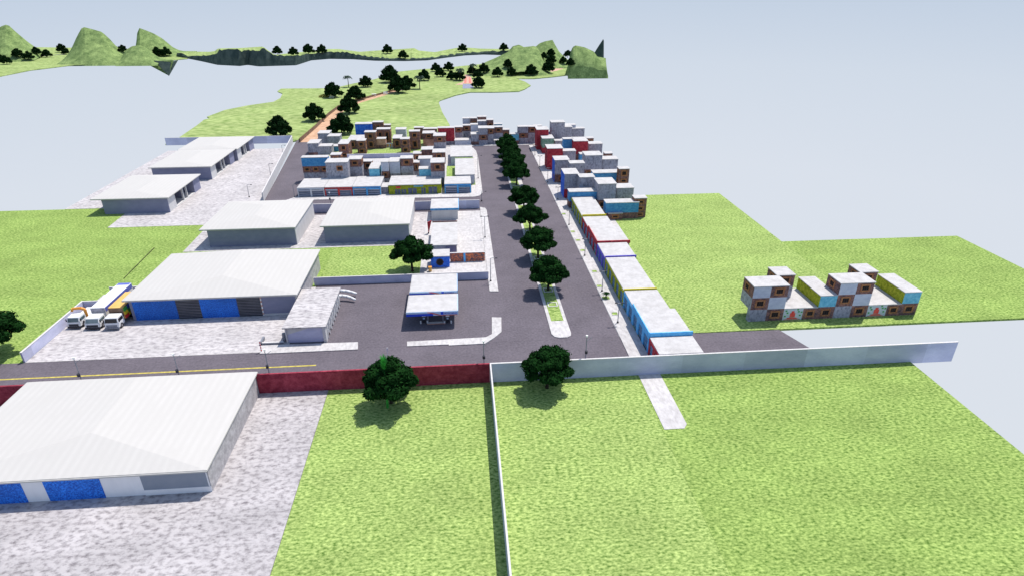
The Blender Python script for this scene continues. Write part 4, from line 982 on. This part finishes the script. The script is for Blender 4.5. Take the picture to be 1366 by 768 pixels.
# shrubs, hedge and garden seats of the meadow
def bush(name, label, cat, c, rx, ry, h, m, n=500, size=.3, seed=1):
    rr = random.Random(seed); mb = MB()
    for k in range(n):
        d = Vector((rr.gauss(0,1), rr.gauss(0,1), abs(rr.gauss(0,1)))).normalized(); p = Vector(c)+Vector((d.x*rx, d.y*ry, d.z*h))*(.6+.4*rr.random())
        nn = (d+Vector((rr.gauss(0,.5),rr.gauss(0,.5),rr.gauss(0,.5)))).normalized(); t = nn.orthogonal().normalized(); b = nn.cross(t); i0 = len(mb.v)
        mb.v += [tuple(p-t*size), tuple(p-b*size*.6), tuple(p+t*size), tuple(p+b*size*.6)]; mb.f.append((i0,i0+1,i0+2,i0+3))
    return tag(mb.build(name, m, loc=c), label, cat)
bush('shrub', 'yellowish shrub beside the dark tree at the left of the meadow', 'shrub', at(433,130), 3.2, 2, 1.6, 'yellow_leaf')
a, b = land(687,100.5), land(718,98.3); mb = MB(); rr = random.Random(4)
for k in range(900):
    u = rr.random(); p = a.lerp(b, u)+Vector((rr.gauss(0,.35), rr.gauss(0,.5), .1+1.5*rr.random())); nn = Vector((rr.gauss(0,1),rr.gauss(0,1),rr.gauss(0,1))).normalized(); t = nn.orthogonal().normalized(); q = nn.cross(t); i0 = len(mb.v)
    mb.v += [tuple(p-t*.4), tuple(p-q*.25), tuple(p+t*.4), tuple(p+q*.25)]; mb.f.append((i0,i0+1,i0+2,i0+3))
tag(mb.build('hedge', 'leaf_far', loc=a), 'long low dark hedge along the shore below the right hills', 'hedge')
for lab, xp, yp in (('white picnic table beside the dirt road, left of the second one', 499,128.5), ('white picnic table beside the dirt road, nearer the dark trees', 514.5,126), ('white picnic table beside the yellowish shrub', 442.5,131)):
    p = at(xp, yp); t = thing('picnic_table', lab, 'table', (p.x, p.y, 0), 'white tables on the meadow')
    part('table_top', MB().box(p.x-1.2, p.x+1.2, p.y-.6, p.y+.6, .95, 1.1), 'white_paint', t)
    for sx in (-.8, .8): part('leg', MB().box(p.x+sx-.12, p.x+sx+.12, p.y-.4, p.y+.4, 0, .95), 'white_paint', t)
    for sy in (-1.3, 1.3): part('bench', MB().box(p.x-1.2, p.x+1.2, p.y+sy-.2, p.y+sy+.2, .35, .5), 'white_paint', t)

# ------------------------------------------------------------------ trucks
def wheel(root, x, y, r=.45, w=.3, side=1):
    t = part('wheel', MB().tube((x-w/2,y,r),(x+w/2,y,r),r,n=16), 'tyre', root)
    part('rim', MB().tube((x+side*(w/2-.01),y,r),(x+side*(w/2+.02),y,r),r*.55,n=12), 'rim', t)
def cab(root, x, y, w, ln, h, glass, slope=.35, bump='dark_metal', zb=.45):
    """cab facing -Y whose front is at y"""
    a, b = x-w/2, x+w/2; hm = zb+(h-zb)*.48
    part('cab', MB().hexa([(a,y,zb),(b,y,zb),(b,y+ln,zb),(a,y+ln,zb),(a,y+.05,hm),(b,y+.05,hm),(b,y+ln,hm),(a,y+ln,hm)]).hexa([(a+.02,y+.06,hm),(b-.02,y+.06,hm),(b-.02,y+ln,hm),(a+.02,y+ln,hm),(a+.1,y+.05+slope,h),(b-.1,y+.05+slope,h),(b-.1,y+ln,h),(a+.1,y+ln,h)]), 'white_paint', root, bevel=.06)
    z0, z1 = hm+.08, h-.14; f = lambda z: y+.06+slope*(z-hm)/(h-hm)
    part('windscreen', MB().hexa([(a+.14,f(z0)-.03,z0),(b-.14,f(z0)-.03,z0),(b-.14,f(z0)+.02,z0),(a+.14,f(z0)+.02,z0),(a+.2,f(z1)-.03,z1),(b-.2,f(z1)-.03,z1),(b-.2,f(z1)+.02,z1),(a+.2,f(z1)+.02,z1)]), glass, root)
    part('side_window', MB().box(b-.07, b+.015, y+.45, y+ln-.35, hm+.12, h-.25), glass, root)
    part('grille', MB().box(a+.25, b-.25, y-.03, y, zb+.15, zb+.5), bump, root)
    part('bumper', MB().box(a-.02, b+.02, y-.12, y+.15, zb-.2, zb+.1), bump, root, bevel=.03)
    for s in (a+.05, b-.3): part('headlight', MB().box(s, s+.25, y-.02, y+.02, zb+.2, zb+.4), 'lamp_white', root)
    for s in (-1, 1): part('mirror', MB().box(x+s*(w/2+.04), x+s*(w/2+.2), y+.25, y+.32, hm+.1, hm+.55), 'dark_metal', root)
p = at(103, 438.5); x, y = p.x-.3, p.y
t = thing('crane_truck', 'small white truck with an orange crane arm, leftmost of the parked three', 'truck', (x, y, 0), 'trucks parked in the yard')
cab(t, x, y, 2.0, 2.1, 2.0, 'truck_glass')
part('flatbed', MB().box(x-1, x+1, y+2.2, y+6, .75, .95), 'white_paint', t); part('chassis', MB().box(x-.5, x+.5, y+.5, y+6, .4, .74), 'dark_metal', t)
part('crane_arm', MB().path([(x+.85,y+2.5,.9),(x+.85,y+2.5,2.3),(x+.35,y+2.35,2.65),(x-.8,y+2.2,2.65),(x-1.05,y+2.2,2.2)], [.24,.24,.24,.22,.2]), 'orange_paint', t)
for sx in (-.9, .9):
    for yy in (1.0, 4.6): wheel(t, x+sx, y+yy, side=1 if sx > 0 else -1)
p = at(125, 440); x, y = p.x, p.y
t = thing('trailer_truck', 'white articulated truck with a long blue edged trailer, middle of the parked three', 'truck', (x, y, 0), 'trucks parked in the yard')
cab(t, x, y, 2.3, 2.2, 1.95, 'truck_glass', .5)
part('trailer', MB().box(x-1.15, x+1.15, y+2.6, y+12, .9, 2.75), 'white_paint', t, bevel=.05)
part('trailer_stripe', MB().box(x+1.15, x+1.18, y+2.7, y+11.9, 1.95, 2.7), 'trailer_blue', t); part('trailer_stripe', MB().box(x-1.05, x+1.05, y+11.2, y+12.02, 2.75, 2.77), 'trailer_blue', t)
part('front_panel', MB().box(x-1.1, x+1.1, y+2.56, y+2.6, 1.9, 2.7), 'plaster_grey', t); part('chassis', MB().box(x-.6, x+.6, y+.5, y+12.5, .45, .99), 'dark_metal', t)
for sx in (-1.0, 1.0):
    for yy in (1.0, 4.2, 10.3, 11.5): wheel(t, x+sx, y+yy, side=1 if sx > 0 else -1)
p = at(151, 440); x, y = p.x, p.y
t = thing('cargo_truck', 'white cab truck with orange tarpaulin and colourful crates, rightmost of the parked three', 'truck', (x, y, 0), 'trucks parked in the yard')
cab(t, x, y, 2.2, 2.0, 2.1, 'dark_glass', .25, 'pole_metal')
part('cargo_box', MB().box(x-1.1, x+1.1, y+2.3, y+8.2, .9, 2.8), 'tarp', t); part('tarpaulin', MB().box(x-1.15, x+1.12, y+2.25, y+8.25, 2.8, 2.95), 'tarp', t, bevel=.04)
part('front_board', MB().box(x-1.1, x+1.1, y+2.2, y+2.29, 1.4, 2.8), 'dirt_bank', t)
cols = ['box_red','box_yellow','box_green','box_blue']
for i in range(4):
    mb = MB()
    for j in range(6):
        for k in range(3):
            if (j+k) % 4 == i: mb.box(x+1.1, x+1.3, y+2.4+j*.97, y+3.33+j*.97, .95+k*.61, 1.5+k*.61)
    part('crate_row', mb, cols[i], t)
part('chassis', MB().box(x-.6, x+.6, y+.5, y+8, .45, .89), 'dark_metal', t)
for sx in (-.95, .95):
    for yy in (.9, 4.6, 6.6): wheel(t, x+sx, y+yy, side=1 if sx > 0 else -1)

# ------------------------------------------------------------------ light, world, render
W = bpy.data.worlds.new('World'); S.world = W; W.use_nodes = True
nt = W.node_tree; N = nt.nodes; L = nt.links; bg = N['Background']
SUN = Vector((.30, .31, .90)).normalized()
sky = N.new('ShaderNodeTexSky'); sky.sky_type = 'NISHITA'; sky.sun_disc = False
sky.sun_elevation = math.asin(SUN.z); sky.sun_rotation = math.atan2(SUN.x, SUN.y)
bg.inputs['Strength'].default_value = .15
# the place hangs in pale open air: below the horizon the surroundings are a soft blue-white haze
tc = N.new('ShaderNodeTexCoord'); sx = N.new('ShaderNodeSeparateXYZ'); L.new(tc.outputs['Generated'], sx.inputs[0])
rp = N.new('ShaderNodeValToRGB'); mr = N.new('ShaderNodeMapRange'); mr.inputs[1].default_value = -.62; mr.inputs[2].default_value = 0
L.new(sx.outputs[2], mr.inputs[0]); L.new(mr.outputs[0], rp.inputs[0])
K = 1/(.15*2**.32)
rp.color_ramp.elements[0].position = 0; rp.color_ramp.elements[0].color = (.72,.765,.83,1)
rp.color_ramp.elements[1].position = 1; rp.color_ramp.elements[1].color = (.545,.635,.765,1)
e = rp.color_ramp.elements.new(.62); e.color = (.70,.752,.835,1); e = rp.color_ramp.elements.new(.84); e.color = (.64,.71,.81,1)
mu = N.new('ShaderNodeMix'); mu.data_type = 'RGBA'; mu.blend_type = 'MULTIPLY'; mu.inputs[0].default_value = 1; L.new(rp.outputs[0], mu.inputs[6]); mu.inputs[7].default_value = (K,K,K,1)
st = N.new('ShaderNodeMapRange'); st.inputs[1].default_value = -.005; st.inputs[2].default_value = .03; L.new(sx.outputs[2], st.inputs[0])
mx = N.new('ShaderNodeMix'); mx.data_type = 'RGBA'; L.new(st.outputs[0], mx.inputs[0]); L.new(mu.outputs[2], mx.inputs[6]); L.new(sky.outputs[0], mx.inputs[7])
L.new(mx.outputs[2], bg.inputs['Color'])
sl = bpy.data.lights.new('sun', 'SUN'); sl.energy = 4.1; sl.angle = R(.5); sl.color = (1,.95,.885)
so = bpy.data.objects.new('sun', sl); COL.objects.link(so); so.rotation_euler = (-SUN).to_track_quat('-Z', 'Y').to_euler(); so.location = (0,0,120)
S.render.engine = 'CYCLES'
S.view_settings.view_transform = 'Standard'; S.view_settings.look = 'None'; S.view_settings.exposure = .32; S.view_settings.gamma = 1
S.view_settings.use_curve_mapping = False
S.cycles.max_bounces = 5; S.cycles.diffuse_bounces = 3
S.render.resolution_x, S.render.resolution_y = 1024, 575
for lab, names in LABELS.items():
    if len(names) > 1: print('DUPLICATE LABEL', lab, names)

for o in bpy.data.objects:
    if 'label' in o and not 4 <= len(o['label'].split()) <= 16: print('LABEL LEN', len(o['label'].split()), o['label'])
